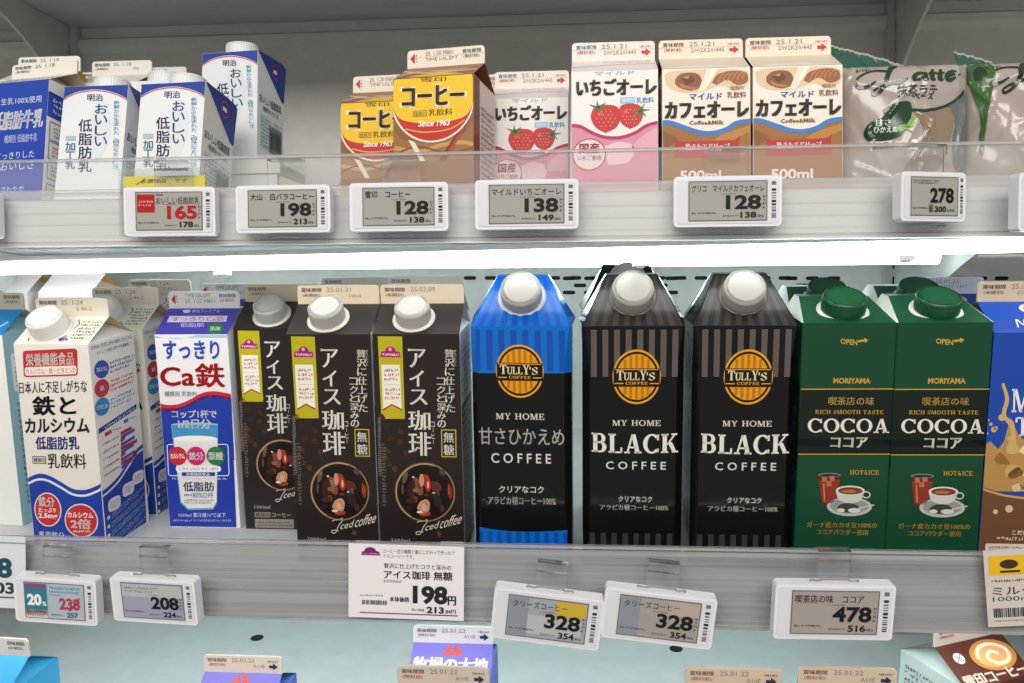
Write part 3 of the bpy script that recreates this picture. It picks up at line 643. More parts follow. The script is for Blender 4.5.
def art_ca(F):
    q = Print(F['front'], [(153.8, 332), (228.5, 332), (235, 531), (160, 530)], (0, 69, 1, F['dim'][2]), ox=0, oy=270)
    q.clip = (0.3, 68.7, 1, F['dim'][2] - .5)
    q.under([(608, 250), (680, 265), (740, 262), (800, 248), (860, 240), (920, 236)], 262, '#A6C4DC', 1)
    q.text('すっきり', 648, 272, 880, 348, '#2848A8', 3, bold=.03, res=4)
    q.text('Ca鉄', 629, 360, 900, 464, '#F2F0EE', 2, bold=.05); q.text('Ca鉄', 634, 364, 896, 460, '#C42630', 3, bold=.03, res=4)
    q.text('種類別 乳飲料', 645, 476, 780, 497, '#4A5058', 3)
    wv = [(615, 538), (660, 546), (710, 540), (760, 518), (800, 498), (850, 490), (925, 502)]
    q.under([(x, y) for x, y in wv], 760, '#1C39A2', 1); q.under([(x, y - 14) for x, y in wv], 560, '#C42630', 1)
    q.under([(x, y + 12) for x, y in wv], 1090, '#1C39A2', 2)
    q.text('コップ1杯で', 672, 553, 857, 585, '#ECEEF4', 3, bold=.03); q.text('1/2日分', 697, 590, 832, 628, '#ECEEF4', 5, bold=.03)
    q.crop(0, 400)
    q.poly([(666, 92), (862, 92), (845, 420), (828, 448), (720, 450), (690, 420)], '#7FA9CC', 3); q.poly([(668, 95), (861, 95), (858, 150), (674, 150)], '#3E93C6', 4); q.poly([(674, 148), (858, 148), (843, 415), (826, 440), (722, 442), (694, 415)], '#E4E2DE', 4); q.ell(766, 150, 91, 12, '#F2F0EC', 5); q.ell(765, 93, 97, 10, '#8CC0DC', 4)
    q.frame(644, 172, 903, 306, 12, 3.5, '#DDE4F0', 6)
    for x, c, t in ((688, '#C42640', 'カルシウム'), (766, '#C4266E', '鉄分'), (848, '#1E7A3A', '葉酸')): q.ell(x, 222, 39, 39, c, 7); q.text(t, x - 30, 211 if len(t) > 2 else 206, x + 30, 233 if len(t) > 2 else 238, '#F2EEF0', 8, bold=.03)
    q.rr(678, 264, 868, 288, 10, '#F0F0F0', 7); q.text('ビタミンD|ビタミンB12', 690, 268, 856, 284, '#3A4A8A', 8); q.rect(702, 290, 842, 306, '#1C39A2', 7); q.text('栄養機能食品', 720, 291, 820, 305, '#E8ECF4', 8)
    q.micro(660, 310, 890, 324, 1, '#C8D0E4', 7)
    q.text('低脂肪', 706, 330, 836, 370, '#1C3C8C', 8, bold=.02); q.text('80%OFF', 744, 376, 832, 398, '#4A6A9A', 8); q.micro(708, 378, 740, 394, 1, '#4A6A9A', 8); q.micro(708, 402, 830, 424, 2, '#6A7A9A', 8)
    q.text('1000ml 要冷蔵10℃以下', 680, 462, 880, 482, '#D0D8EC', 3); q.micro(656, 488, 900, 502, 1, '#A8B4DA', 3)
    r = Print(F['roof'], [(166, 299), (241, 299), (228.5, 332), (153.8, 332)], (0, 69, 0, 39.8), ox=0, oy=270); r.clip = (.3, 68.7, .3, 39.3)
    r.rect(560, 100, 1000, 255, '#4A42B4', 1); r.ell(738, 132, 16, 12, '#DCD8F0', 2); r.text('農協プレミアム', 762, 124, 880, 142, '#CFCBEC', 2)
    r.poly([(668, 158), (912, 158), (908, 188), (660, 190)], '#E4DEF2', 2); r.text('すっきりCa鉄', 680, 162, 900, 186, '#C87AA8', 3, bold=.03); r.text('低脂肪', 718, 194, 818, 214, '#DCD8F0', 3, bold=.03)
    r.ell(864, 222, 34, 26, '#1E7A3A', 3); r.text('葉酸', 842, 212, 886, 232, '#DCEEDD', 4, bold=.02)
def art_tea(F):
    q = Print(F['front'], [(994, 333), (1082, 333), (1070, 541), (984, 541)], (0, 71, 20, 198), ox=768, oy=270)
    q.clip = (0.3, 70.7, 1, F['dim'][2] - .5); R = random.Random(3)
    q.crop(768, 400)
    q.poly([(880, 150), (900, 140), (930, 170), (950, 140), (962, 90), (975, 60), (1000, 110), (1030, 140), (1060, 120), (1120, 150), (1230, 120), (1230, 330), (860, 330)], '#B48A4E', 1)
    q.poly([(860, 315), (960, 340), (1100, 352), (1230, 340), (1230, 640), (850, 640)], '#6E4A30', 2); q.line([(865, 318), (960, 346), (1100, 358), (1220, 346)], 8, '#C79E6A', 3)
    for _ in range(26):
        x, y = R.uniform(885, 1180), R.uniform(150, 330); q.poly(catmull([(x, y), (x + R.uniform(10, 50), y - R.uniform(5, 30)), (x + R.uniform(40, 80), y + R.uniform(-10, 20)), (x + R.uniform(10, 30), y + R.uniform(10, 30)), (x, y)]), R.choice(['#D9BC82', '#94682F', '#C8A262', '#7C5428', '#E6D0A0']), 3)
    for x, y, r_ in ((940, 50, 13), (912, 95, 11), (918, 90, 8), (900, 75, 6), (968, 130, 9), (925, 408, 9), (975, 396, 14), (890, 60, 5), (885, 110, 6)): q.ell(x, y, r_, r_, '#C9A868' if y < 200 else '#D9C09A', 3)
    q.text('こだわりの', 988, 478, 1090, 496, '#E4DCD0', 3, bold=.02); q.micro(932, 500, 1120, 520, 1, '#E4DCD0', 3)
    q.rr(890, 530, 1150, 570, 8, '#D9D2C4', 3); q.micro(900, 538, 1140, 564, 2, '#4A443C', 4)
    q.crop(768, 270)
    q.poly(catmull([(945, 440), (965, 500), (955, 560), (985, 590), (995, 660), (1010, 700), (960, 700), (975, 620), (940, 560), (950, 500), (935, 445)]), '#C9A868', 2)
    q.serif('Milk'.upper(), 975, 462, 1200, 550, '#E6E4E8', 4, wt=.2); q.serif('TEA', 990, 568, 1190, 640, '#E6E4E8', 4, wt=.2)
    r = Print(F['roof'], [(0, 0), (71, 0), (71, 40), (0, 40)], (0, 71, 0, 39.8), sc=1)
    r.ell(41, 10, 12, 7, '#E0C9A0', 2); r.ell(41, 10, 9, 5, '#C77A2A', 3); r.line([(20, 34), (22, 24), (25, 31), (28, 24), (30, 34)], 1, '#E8EAF2', 3); r.text('ilk', 31, 24, 40, 34, '#E8EAF2', 3, slant=.2); r.text('Tea', 46, 24, 64, 34, '#E8EAF2', 3, slant=.2)
def art_cafe(F):
    q = Print(F['front'], [(660.7, 67.5), (747.5, 67.5), (748, 150), (662.5, 150)], (0, 70, 39, 105), ox=560, oy=20)
    q.clip = (0.3, 69.7, 1, 104.5)
    q.poly(catmull([(412, 215), (440, 200), (560, 195), (700, 198), (742, 215), (740, 262), (690, 284), (640, 262), (560, 284), (470, 284), (420, 255)]), '#E2C8A4', 1)
    q.poly(catmull([(455, 232), (480, 210), (530, 208), (555, 225), (560, 262), (520, 280), (475, 268), (455, 250)]), '#8A4E28', 2); q.poly([(478, 228), (520, 218), (535, 240), (500, 258)], '#5E2F16', 3); q.poly([(470, 246), (500, 262), (545, 268), (530, 276), (480, 268)], '#B4743E', 3); q.poly([(484, 226), (512, 219), (506, 232)], '#C98A58', 4)
    q.poly(catmull([(600, 250), (625, 215), (690, 203), (735, 215), (738, 250), (700, 262), (660, 240), (620, 260)]), '#9A5A2E', 2)
    for i in range(6): q.line([(622 + i * 19, 252 - i * 3), (634 + i * 19, 225 - i * 2), (650 + i * 18, 212)], 3.5, '#C4864C', 3)
    q.poly([(580, 190), (628, 190), (572, 284), (545, 286)], '#F0E6D2', 4); q.poly([(600, 190), (622, 190), (570, 275)], '#FBF4E4', 5)
    q.text('マイルド', 512, 292, 640, 318, '#2B58AA', 6, bold=.04); q.text('種類別', 672, 266, 724, 282, '#9A7458', 6); q.text('乳飲料', 660, 289, 734, 314, '#8A5A3C', 6, bold=.015)
    q.text('カフェオーレ', 420, 326, 742, 390, '#33231C', 6, bold=.065, res=4); q.text('Coffee&Milk', 512, 402, 648, 419, '#8A5230', 6, bold=.03)
    wv = [(400, 404), (440, 406), (500, 428), (560, 448), (610, 450), (660, 436), (700, 412), (760, 404)]
    q.under(wv, 760, '#9C6522', 2); q.line([(x, y + 3) for x, y in wv], 19, '#2E79C6', 4)
    q.poly([(560, 520), (640, 460), (700, 440), (752, 425), (752, 450), (650, 500), (600, 540)], '#B98032', 3); q.poly([(410, 440), (470, 470), (420, 520)], '#83511A', 3)
    q.poly([(454, 472), (480, 486), (690, 482), (712, 466), (706, 505), (712, 545), (455, 548), (462, 510)], '#B41E24', 5); q.text('挽きたてドリップ', 500, 494, 672, 522, '#F2E6DC', 6, bold=.03)
    q.text('500ml', 480, 600, 640, 640, '#F2E6DC', 5, bold=.03)
    for nm in ('left', 'right'):
        s = Print(F[nm], [(0, 0), (70, 0), (70, 105), (0, 105)], (0, 70, 0, 105), sc=1); s.rect(.3, 45, 69.7, 104, '#9C6522', 1); s.micro(8, 12, 60, 40, 7, '#6A5244')
    r = Print(F['roof'], [(0, 0), (70, 0), (70, 40), (0, 40)], (0, 70, 0, 39.8), sc=1); r.poly(catmull([(2, 39), (20, 30), (45, 29), (68, 39)]), '#F3ECE0', 1)
def art_berry(F):
    q = Print(F['front'], [(571.5, 68.7), (658, 68.7), (658.7, 151), (573.7, 151)], (0, 70, 38, 105), ox=560, oy=20)
    q.clip = (0.3, 69.7, 1, 104.5)
    q.text('マイルド', 140, 196, 300, 214, '#8FC0DC', 3, bold=.02)
    q.text('いちごオーレ', 70, 228, 384, 293, '#3A2A24', 3, bold=.06, res=4)
    q.rect(244, 304, 302, 329, '#8CC4E2', 2); q.text('種類別', 250, 308, 297, 325, '#F0F4F6', 3); q.text('乳飲料', 308, 305, 376, 329, '#4AA0D0', 3, bold=.02)
    for cx, cy, rx, ry in ((285, 380, 50, 50), (188, 388, 60, 56)):
        q.poly(catmull([(cx, cy + ry), (cx - rx * .65, cy + ry * .6), (cx - rx, cy - ry * .15), (cx - rx * .75, cy - ry * .85), (cx - rx * .1, cy - ry), (cx + rx * .7, cy - ry * .85), (cx + rx, cy - ry * .2), (cx + rx * .7, cy + ry * .6), (cx, cy + ry)]), '#C4161E', 3 if cx > 200 else 4)
        for i in range(-3, 4):
            for j in range(-3, 4):
                x, y = cx + (i + .5 * (j % 2)) * rx * .3, cy + j * ry * .26
                if ((x - cx) / rx) ** 2 + ((y - cy) / ry) ** 2 < .62: q.ell(x, y, 1.8, 2.6, '#F0C8A0', 5, 6)
        q.ell(cx - rx * .4, cy - ry * .35, rx * .18, ry * .12, '#E2584E', 5, 12)
    for bx, by, sp in ((155, 345, -1), (322, 358, 1)):
        for a in range(5):
            t = math.radians(-150 + a * 55 + (0 if sp < 0 else 90)); q.poly([(bx + 6 * math.cos(t + 1.5), by + 6 * math.sin(t + 1.5)), (bx + 42 * math.cos(t), by + 34 * math.sin(t)), (bx + 6 * math.cos(t - 1.5), by + 6 * math.sin(t - 1.5))], '#2E7A2C', 6)
    wv = [(45, 412), (85, 416), (130, 440), (180, 460), (240, 464), (300, 448), (350, 418), (400, 406)]
    q.under(wv, 760, '#D78CA6', 1); q.line(wv, 13, '#B41E5A', 3); q.poly([(290, 500), (330, 460), (390, 425), (394, 520), (300, 520)], '#E4A8BC', 2)
    q.poly(catmull([(180, 500), (240, 480), (300, 500), (280, 560), (200, 570)]), '#EFC4D2', 2)
    q.ell(125, 528, 66, 63, '#EBD8DA', 3); q.ring(125, 528, 66, 63, 4, '#B41E2E', 4); q.text('国産', 86, 484, 164, 524, '#B41E2E', 5, bold=.03); q.text('いちご使用', 80, 532, 172, 552, '#B41E2E', 5, bold=.02)
    r = Print(F['roof'], [(0, 0), (70, 0), (70, 40), (0, 40)], (0, 70, 0, 39.8), sc=1); r.line([(0, 26), (18, 22), (40, 18), (69, 17)], 1.4, '#D89AB0', 2); r.micro(26, 4, 66, 12, 2, '#D89AB0', 2)
    for nm in ('left', 'right'):
        s = Print(F[nm], [(0, 0), (70, 0), (70, 105), (0, 105)], (0, 70, 0, 105), sc=1); s.under([(0, 62), (35, 76), (70, 62)], 104, '#D78CA6', 1); s.line([(0, 62), (35, 76), (70, 62)], 3, '#B41E5A', 2); s.micro(8, 14, 60, 55, 10, '#7A6A6A')
def art_coffee(F):
    q = Print(F['front'], [(393, 76), (474, 73), (476, 154), (394, 154)], (0, 70, 40, 105), ox=320, oy=20)
    q.clip = (0.3, 69.7, 1, 104.6)
    q.poly([(290, 430), (330, 470), (460, 490), (590, 450), (625, 400), (630, 560), (290, 560)], '#9A6A34', 1); q.line([(300, 500), (400, 520), (480, 500), (560, 490), (622, 500)], 16, '#C49A58', 2); q.line([(295, 530), (390, 500), (520, 530), (620, 515)], 7, '#7A4A20', 3)
    q.poly([(355, 470), (380, 478), (425, 560), (405, 560)], '#E6DED0', 4); q.poly([(560, 440), (590, 420), (510, 560), (480, 560)], '#7A1E1C', 4); q.poly([(575, 435), (590, 425), (520, 545), (505, 545)], '#A8453A', 5)
    q.poly(ell(455, 300, 172, 186, 48), '#EFE6D8', 5); q.poly(ell(455, 300, 165, 178, 48), '#C21A1E', 6)
    q.poly(catmull([(298, 225), (460, 205), (610, 215), (618, 320), (590, 380), (520, 402), (455, 404), (385, 402), (318, 380), (292, 320), (298, 225)]), '#EFC40E', 7)
    q.text('雪印', 402, 221, 506, 240, '#6A4A1C', 8, bold=.04)
    q.text('コーヒー', 326, 250, 584, 340, '#F4E9C8', 8, bold=.085); q.text('コーヒー', 332, 256, 578, 334, '#4A2418', 9, bold=.05, res=4)
    q.frame(374, 354, 430, 378, 1, 2, '#5A4020', 8); q.text('種類別', 378, 358, 426, 375, '#5A4020', 8); q.text('乳飲料', 436, 350, 534, 378, '#4A3018', 8, bold=.015)
    q.text('Since 1963', 395, 394, 522, 420, '#F6EEE6', 8, bold=.03, slant=.2)
    q.line([(345, 425), (400, 440), (460, 442), (530, 432), (585, 400)], 5, '#E2B040', 8)
    r = Print(F['roof'], [(0, 0), (70, 0), (70, 40), (0, 40)], (0, 70, 0, 39.8), sc=1); r.line([(0, 30), (20, 12), (40, 20), (69, 8)], 8, '#C8A88A', 1); r.line([(0, 12), (30, 26), (69, 22)], 4, '#DCC6AE', 2); r.poly(catmull([(10, 39), (25, 29), (46, 29), (62, 39)]), '#EFC40E', 2)
    s = Print(F['right'], [(0, 0), (70, 0), (70, 105), (0, 105)], (0, 70, 0, 105), sc=1); s.rect(.3, 0.5, 18, 104, '#7A3A22', 1); s.rect(18, .5, 69.7, 104, '#E6DFD6', 1); s.micro(22, 20, 64, 90, 14, '#6A5A52'); s.bars(26, 92, 60, 102, '#2A2622')
def art_lowfat(F):
    q = Print(F['front'], [(0, 0), (70, 0), (70, 110), (0, 110)], (0, 70, 0, F['dim'][2]), sc=1); q.clip = (.3, 69.7, .5, F['dim'][2] - .3)
    q.rect(.3, 12, 69.7, 199, '#2146B0', 1); q.text('生乳100%使用', 22, 14, 64, 20, '#D8E0F2', 3); q.text('低脂肪牛乳', 14, 26, 66, 42, '#F0F2F8', 3, bold=.03, slant=.1); q.text('種類別 低脂肪牛乳', 28, 47, 62, 54, '#C8D4F0', 3)
    q.text('すっきりした', 20, 62, 60, 68, '#D8E0F2', 3); q.text('おいしさ', 26, 70, 60, 78, '#D8E0F2', 3); q.text('さわやか', 28, 92, 52, 97, '#D8E0F2', 3)
    r = Print(F['right'], [(0, 0), (70, 0), (70, 130), (0, 130)], (0, 70, 0, F['dim'][2]), sc=1); r.clip = (.3, 69.7, .5, F['dim'][2] - .3)
    r.rect(.3, 12, 69.7, 38, '#2146B0', 1); r.micro(6, 16, 60, 34, 3, '#E0E6F4', 2)
    for y, c in ((46, '#4A4A50'), (66, '#C83A2A'), (86, '#4A4A50'), (110, '#4A4A50')): r.frame(4, y - 4, 66, y + 15, 1, .8, '#2146B0', 2); r.micro(9, y, 60, y + 12, 3, c, 2)
    t = Print(F['roof'], [(0, 0), (70, 0), (70, 40), (0, 40)], (0, 70, 0, 39.8), sc=1); t.micro(4, 10, 62, 36, 4, '#7A7A78')
def art_purple(F):
    q = Print(F['roof'], [(0, 0), (70, 0), (70, 40), (0, 40)], (0, 70, 0, 39.5), sc=1); q.rect(.3, .3, 69.7, 39.7, '#7A72C8', 1)
    q.poly([(27, 10), (30, 6), (32, 2), (35, 5), (38, 2), (41, 6), (44, 10)], '#D0583A', 2); q.rect(27, 10.5, 44, 12, '#D0583A', 2); q.ell(35.5, 8, 1.8, 1.8, '#7A72C8', 3)
    q.text('牧場の大地', 3, 14.5, 67, 28, '#F4F4FA', 3, bold=.05)
    f = Print(F['front'], [(0, 0), (70, 0), (70, 200), (0, 200)], (0, 70, 0, F['dim'][2]), sc=1); f.rect(.3, 1, 69.7, 199, '#E6E8F2', 1); f.rect(.3, .3, 69.7, 30, '#7A72C8', 2); f.text('牧場の大地', 8, 50, 62, 66, '#3A3A9A', 3, bold=.03)
def art_cyan(F):
    q = Print(F['roof'], [(0, 0), (70, 0), (70, 40), (0, 40)], (0, 70, 0, 39.5), sc=1); q.rect(.3, .3, 69.7, 39.7, '#2AA0DA', 1); q.text('milk', 8, 10, 36, 24, '#EAF4FA', 3, slant=.2); q.line([(6, 28), (24, 32), (44, 27)], 2, '#EAF4FA', 3)
    r = Print(F['right'], [(0, 0), (70, 0), (70, 198), (0, 198)], (0, 70, 0, F['dim'][2]), sc=1); r.rect(.3, 3, 69.7, 197, '#3AA6DC', 1); r.micro(10, 24, 60, 80, 8, '#E8F4FA')
def art_bluecard(F):
    q = Print(F['roof'], [(0, 0), (70, 0), (70, 40), (0, 40)], (0, 70, 0, 39.5), sc=1); q.rect(.3, .3, 69.7, 39.7, '#1F8ED6', 1); q.line([(40, 34), (48, 24), (58, 30), (66, 20)], 2, '#E8F2FA', 2)
    r = Print(F['right'], [(0, 0), (70, 0), (70, 198), (0, 198)], (0, 70, 0, F['dim'][2]), sc=1); r.rect(.3, 16, 69.7, 197, '#9CC4D8', 1); r.rr(8, 20, 62, 60, 4, '#E8F0F4', 2); r.micro(12, 24, 58, 56, 7, '#4A6A7A', 3); r.micro(10, 70, 60, 180, 18, '#3E5E70', 2)
def art_brown(F):
    q = Print(F['roof'], [(0, 0), (70, 0), (70, 40), (0, 40)], (0, 70, 0, 39.5), sc=1)
    q.ell(47, 17, 22, 14, '#C98A48', 2); q.ell(47, 17, 18, 11, '#E2B070', 3)
    q.line([(31, 18), (38, 9), (52, 8), (62, 15), (57, 24), (46, 25), (40, 19), (46, 14), (53, 17)], 3.2, '#F2E2C2', 4)
    q.ell(14, 14, 5, 5, '#D8E0EA', 3); q.line([(10, 10), (18, 18)], .8, '#6A84A8', 4); q.line([(18, 10), (10, 18)], .8, '#6A84A8', 4)
    q.text('雪印コーヒー', 4, 29, 66, 39, '#F0E6D4', 5, bold=.06)
    s = Print(F['left'], [(0, 0), (70, 0), (70, 198), (0, 198)], (0, 70, 0, F['dim'][2]), sc=1); s.rect(.3, 6, 60, 197, '#C9DAD6', 1); s.rect(60, 6, 69.7, 197, '#4A241A', 1); s.micro(6, 10, 56, 90, 14, '#4A5A58', 2); s.bars(10, 98, 50, 116, '#2A2A2A')

# ---------------------------------------------------------------- the refrigerated case: back wall, uprights, shelves, lamps
MET = noisy('painted_steel', '#E2E1DC', 0.45, 0.05, 60, bump=0.05)
UPR = noisy('upright_steel', '#CDCDC9', 0.45, 0.05, 60)
RAILM = noisy('rail_aluminium', '#D6D6D9', 0.3, 0.08, 40, 0.0, stretch=(0.3, 30, 30))
RAILW = noisy('rail_white', '#F6F6F6', 0.3, 0.03, 40, 0.0, stretch=(0.3, 30, 30))
DECK = noisy('shelf_deck_steel', '#CDD1D2', 0.4, 0.05, 40)
CLEAR = acrylic('clear_acrylic', 0.09, 0.02)
FROST = acrylic('scuffed_acrylic', 0.3, 0.1, rough=0.2)
CLIPM = acrylic('clear_clip_plastic', 0.05, 0.03)
STREAK = acrylic('reflection_streak_acrylic', 0.5, 0.12, rough=0.25, milk=0.42)  # uneven haze bands stand in for stretched reflections in the ribbed plastic
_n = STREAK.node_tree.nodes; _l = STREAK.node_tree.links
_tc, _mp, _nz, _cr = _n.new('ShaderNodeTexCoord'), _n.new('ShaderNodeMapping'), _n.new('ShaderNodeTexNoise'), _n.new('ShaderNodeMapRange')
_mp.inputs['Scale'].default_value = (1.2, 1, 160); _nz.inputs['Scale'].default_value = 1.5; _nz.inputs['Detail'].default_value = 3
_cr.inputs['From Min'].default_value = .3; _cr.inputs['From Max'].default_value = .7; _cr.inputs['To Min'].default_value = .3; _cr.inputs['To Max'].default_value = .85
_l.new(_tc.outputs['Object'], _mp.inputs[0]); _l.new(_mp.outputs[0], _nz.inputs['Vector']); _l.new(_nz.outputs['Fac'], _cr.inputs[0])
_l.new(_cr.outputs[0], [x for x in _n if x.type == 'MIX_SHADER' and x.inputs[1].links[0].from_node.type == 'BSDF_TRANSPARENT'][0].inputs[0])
XL, XR = -1000, 1000
def build_case():
    zt, zb = CAMZ * 1000 + 520, CAMZ * 1000 - 640
    mb = MB(); Y = Y_BACK * 1000
    mb.box(XL, Y, zb, XR, Y + 20, zt, MET)
    # formed ledge high on the panel and its shadow gap
    z1 = at(512, 36, Y_BACK).z * 1000
    mb.extrude_x([(Y, z1 - 8), (Y - 10, z1), (Y - 10, z1 + 9), (Y, z1 + 14)], XL, XR, MET)
    dk = M('#16181A', 'card')
    def slot(px, py, w=17, h=5):
        c = at(px, py, Y_BACK) * 1000; mb.prism(rrect(c.x - w / 2, c.z - h / 2, c.x + w / 2, c.z + h / 2, h * .49, 3), (0, Y - .6, 0), (1, 0, 0), (0, 0, 1), (0, 1, 0), .4, dk)
    for px in range(470, 800, 21): slot(px, 278)
    for gx in (782, 950, 620, 560):
        for k in range(3): slot(gx + 9 + k * 21.3, 278.3); slot(gx + 9 + k * 21.3, 292.5)
        for k in range(2): slot(gx + 20 + k * 21.3, 285.4)
    struct(mb.build('wall_back'))
    for nm, x in (('wall_left', XL - 20), ('wall_right', XR)):
        mb = MB(); mb.box(x, 560, zb, x + 20, Y + 20, zt, MET); struct(mb.build(nm))
    mb = MB(); mb.box(XL - 20, 560, zb - 20, XR + 20, Y + 20, zb, MET); struct(mb.build('floor'))
    for i, px in enumerate((74, 893)):
        x = at(px, 30, Y_BACK).x * 1000; mb = MB()
        mb.extrude_x([(Y - 16, zb), (Y, zb), (Y, zt), (Y - 16, zt)], x - 11, x + 11, UPR)
        z = zb + 30
        while z < zt - 30: mb.box(x - 2.2, Y - 16.6, z, x + 2.2, Y - 15.6, z + 15, dk); z += 25
        struct(mb.build('trim_%d' % (i + 1)))
build_case()
XCOL = [at(px, 30, Y_BACK).x * 1000 for px in (74, 893)]

def display_shelf(label, plane, yf, fence_top, rail_bottom, has_fence=True, bracket=True, front=None, rail=None, holes=()):
    """deck on the sloping plane, a ribbed price rail in front of it and a clear fence; yf = front in metres"""
    z0 = plane.z(yf); root = thing('display_shelf', label, 'shelf', 'shelves of the refrigerated case'); root.location = (0, yf, z0)
    gap = 0.017 if plane is not TOP else 0.0005; yb = (Y_BACK - gap) - yf; zb = (plane.z(Y_BACK - gap) - z0) * 1000; yb *= 1000
    mb = MB(); mb.extrude_x([(0, -5), (yb, zb - 5), (yb, zb), (0, 0)], XL + 6, XR - 6, DECK)
    for px, py in holes:
        d = at(px, py, 1.0) - CAM; k = (plane.p - CAM).dot(plane.n) / d.dot(plane.n); c = (CAM + d * k - root.location) * 1000
        mb.prism(ell(0, 0, 8.5, 8.5, 24), c + plane.n * .2, (1, 0, 0), plane.d, plane.n, .25, M('#16181A', 'card'))
    mb.build('deck', root)
    ft, rb = (fence_top - z0) * 1000, (rail_bottom - z0) * 1000
    mb = MB(); h = 0 - rb
    prof = [(0, -1), (-3, -1), (-3, rb + h * .82)]
    for k in (.74, .5, .26): prof += [(-5.5, rb + h * (k + .05)), (-5.5, rb + h * (k - .03)), (-3.2, rb + h * (k - .06)), (-3.2, rb + h * (k - .14))]
    prof += [(-7, rb + 3), (-7, rb), (0, rb)]
    mb.extrude_x(prof, XL + 6, XR - 6, rail or RAILM); mb.build('price_rail', root)
    if has_fence:
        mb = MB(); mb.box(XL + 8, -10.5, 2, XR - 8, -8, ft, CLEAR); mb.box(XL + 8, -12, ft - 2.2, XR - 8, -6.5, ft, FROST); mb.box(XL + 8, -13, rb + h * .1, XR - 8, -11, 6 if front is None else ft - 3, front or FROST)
        mb.box(XL + 8, -11, 2, XR - 8, -3, 4, CLEAR); mb.build('clear_fence', root)
    if bracket:
        for x in XCOL:
            mb = MB(); pts = [(yb - 6, zb - 6)] + [(yb - 6 - (yb - 75) * t, zb * (1 - t * .9) - 6 - 112 * (1 - t) ** 2.2 - 4) for t in [k / 12 for k in range(13)]] + [(69, zb * .07 - 6)]
            mb.prism(pts, (x - 2, 0, 0), (0, 1, 0), (0, 0, 1), (1, 0, 0), 4, UPR); mb.build('shelf_bracket', root)
    return root
Z_TOP = at(512, 16, Y_BACK).z
TOP = Plane((0, Y_BACK, Z_TOP + .006), 0)
display_shelf('empty topmost steel shelf above the milk cartons, only its underside in view', TOP, 0.85, Z_TOP + .05, Z_TOP - 0.012, has_fence=False)
Y_UF, Y_LF = 0.700, 0.702
display_shelf('upper shelf with a clear fence carrying milk, coffee and strawberry cartons', UPPER, Y_UF, at(560, 152, Y_UF).z, at(560, 242, Y_UF).z, rail=RAILW)
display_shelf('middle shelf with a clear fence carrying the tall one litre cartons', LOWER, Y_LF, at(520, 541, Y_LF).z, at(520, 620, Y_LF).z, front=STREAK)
display_shelf('lowest shelf whose cartons show only their tops', BOTTOM, 0.60, BOTTOM.z(.6) + .035, BOTTOM.z(.6) - .03, bracket=False, holes=((257, 638), (676, 649)))

def light_bar(label, p0, p1, strength, clips=(), half=880, col=(0.95, 1, 0.99, 1)):
    root = thing('light_bar', label, 'lamp', None)
    mid = (p0 + p1) / 2; root.location = mid; d = p1 - p0; root.rotation_euler = (0, -math.atan2(d.z, d.x), 0)
    r = 9; mb = MB()
    prof = [(r * math.sin(math.radians(a)), -r * math.cos(math.radians(a))) for a in range(-100, 101, 20)]
    mb.extrude_x(prof, -half, half, emit('lamp_diffuser', col, strength), True); mb.build('diffuser', root)
    mb = MB(); mb.extrude_x([(-10, 1.7), (10, 1.7), (8, 6), (-8, 6)], -half - 10, half + 10, M('#E4E6E6', 'plastic')); mb.build('housing', root)
    for x in clips:
        mb = MB(); mb.box(x - 6, -4.5, -r - 4.2, x + 6, 4.5, -r - .2, M('#E6E8E8', 'plastic')); mb.box(x - 3, -3, -r - 5.6, x + 3, 3, -r - 4.2, M('#C8CCCC', 'plastic')); mb.build('tube_clip', root)
    return root
Y_T = 0.722
pl, pr = at(0, 275, Y_T), at(1024, 252.5, Y_T); pl.z += .009; pr.z += .009
xm = (pl.x + pr.x) / 2
light_bar('bright white light bar under the upper shelf, above the tall cartons', pl, pr, TUBE_STRENGTH, [(at(px, 262, Y_T).x - xm) * 1000 for px in (222, 640, 905)])
xa, xb = XCOL[0] / 1000, XCOL[1] / 1000; HALF = (XCOL[1] - XCOL[0]) / 2 - 22
zl = LOWER.z(.725) - .013
light_bar('light bar tucked behind the middle shelf rail, above the lowest row', Vector((xa, .725, zl)), Vector((xb, .725, zl)), TUBE_STRENGTH * 1.1, half=HALF)
zl = LOWER.z(.98) - .024
light_bar('unseen light bar added deep under the middle shelf to brighten the back wall', Vector((xa, .98, zl)), Vector((xb, .98, zl)), TUBE_STRENGTH * 3.2, half=HALF, col=(0.8, 1, 1, 1))  # added out of view to brighten the lower back wall, tinted teal
zr = UPPER.z(1.0) - .024
light_bar('unseen light bar added deep under the upper shelf to brighten the back wall', Vector((xa, 1.0, zr)), Vector((xb, 1.0, zr)), TUBE_STRENGTH * 2.6, half=HALF, col=(0.82, 1, 1, 1))  # another added lamp hidden by the rail, lifts the wall behind the tall cartons

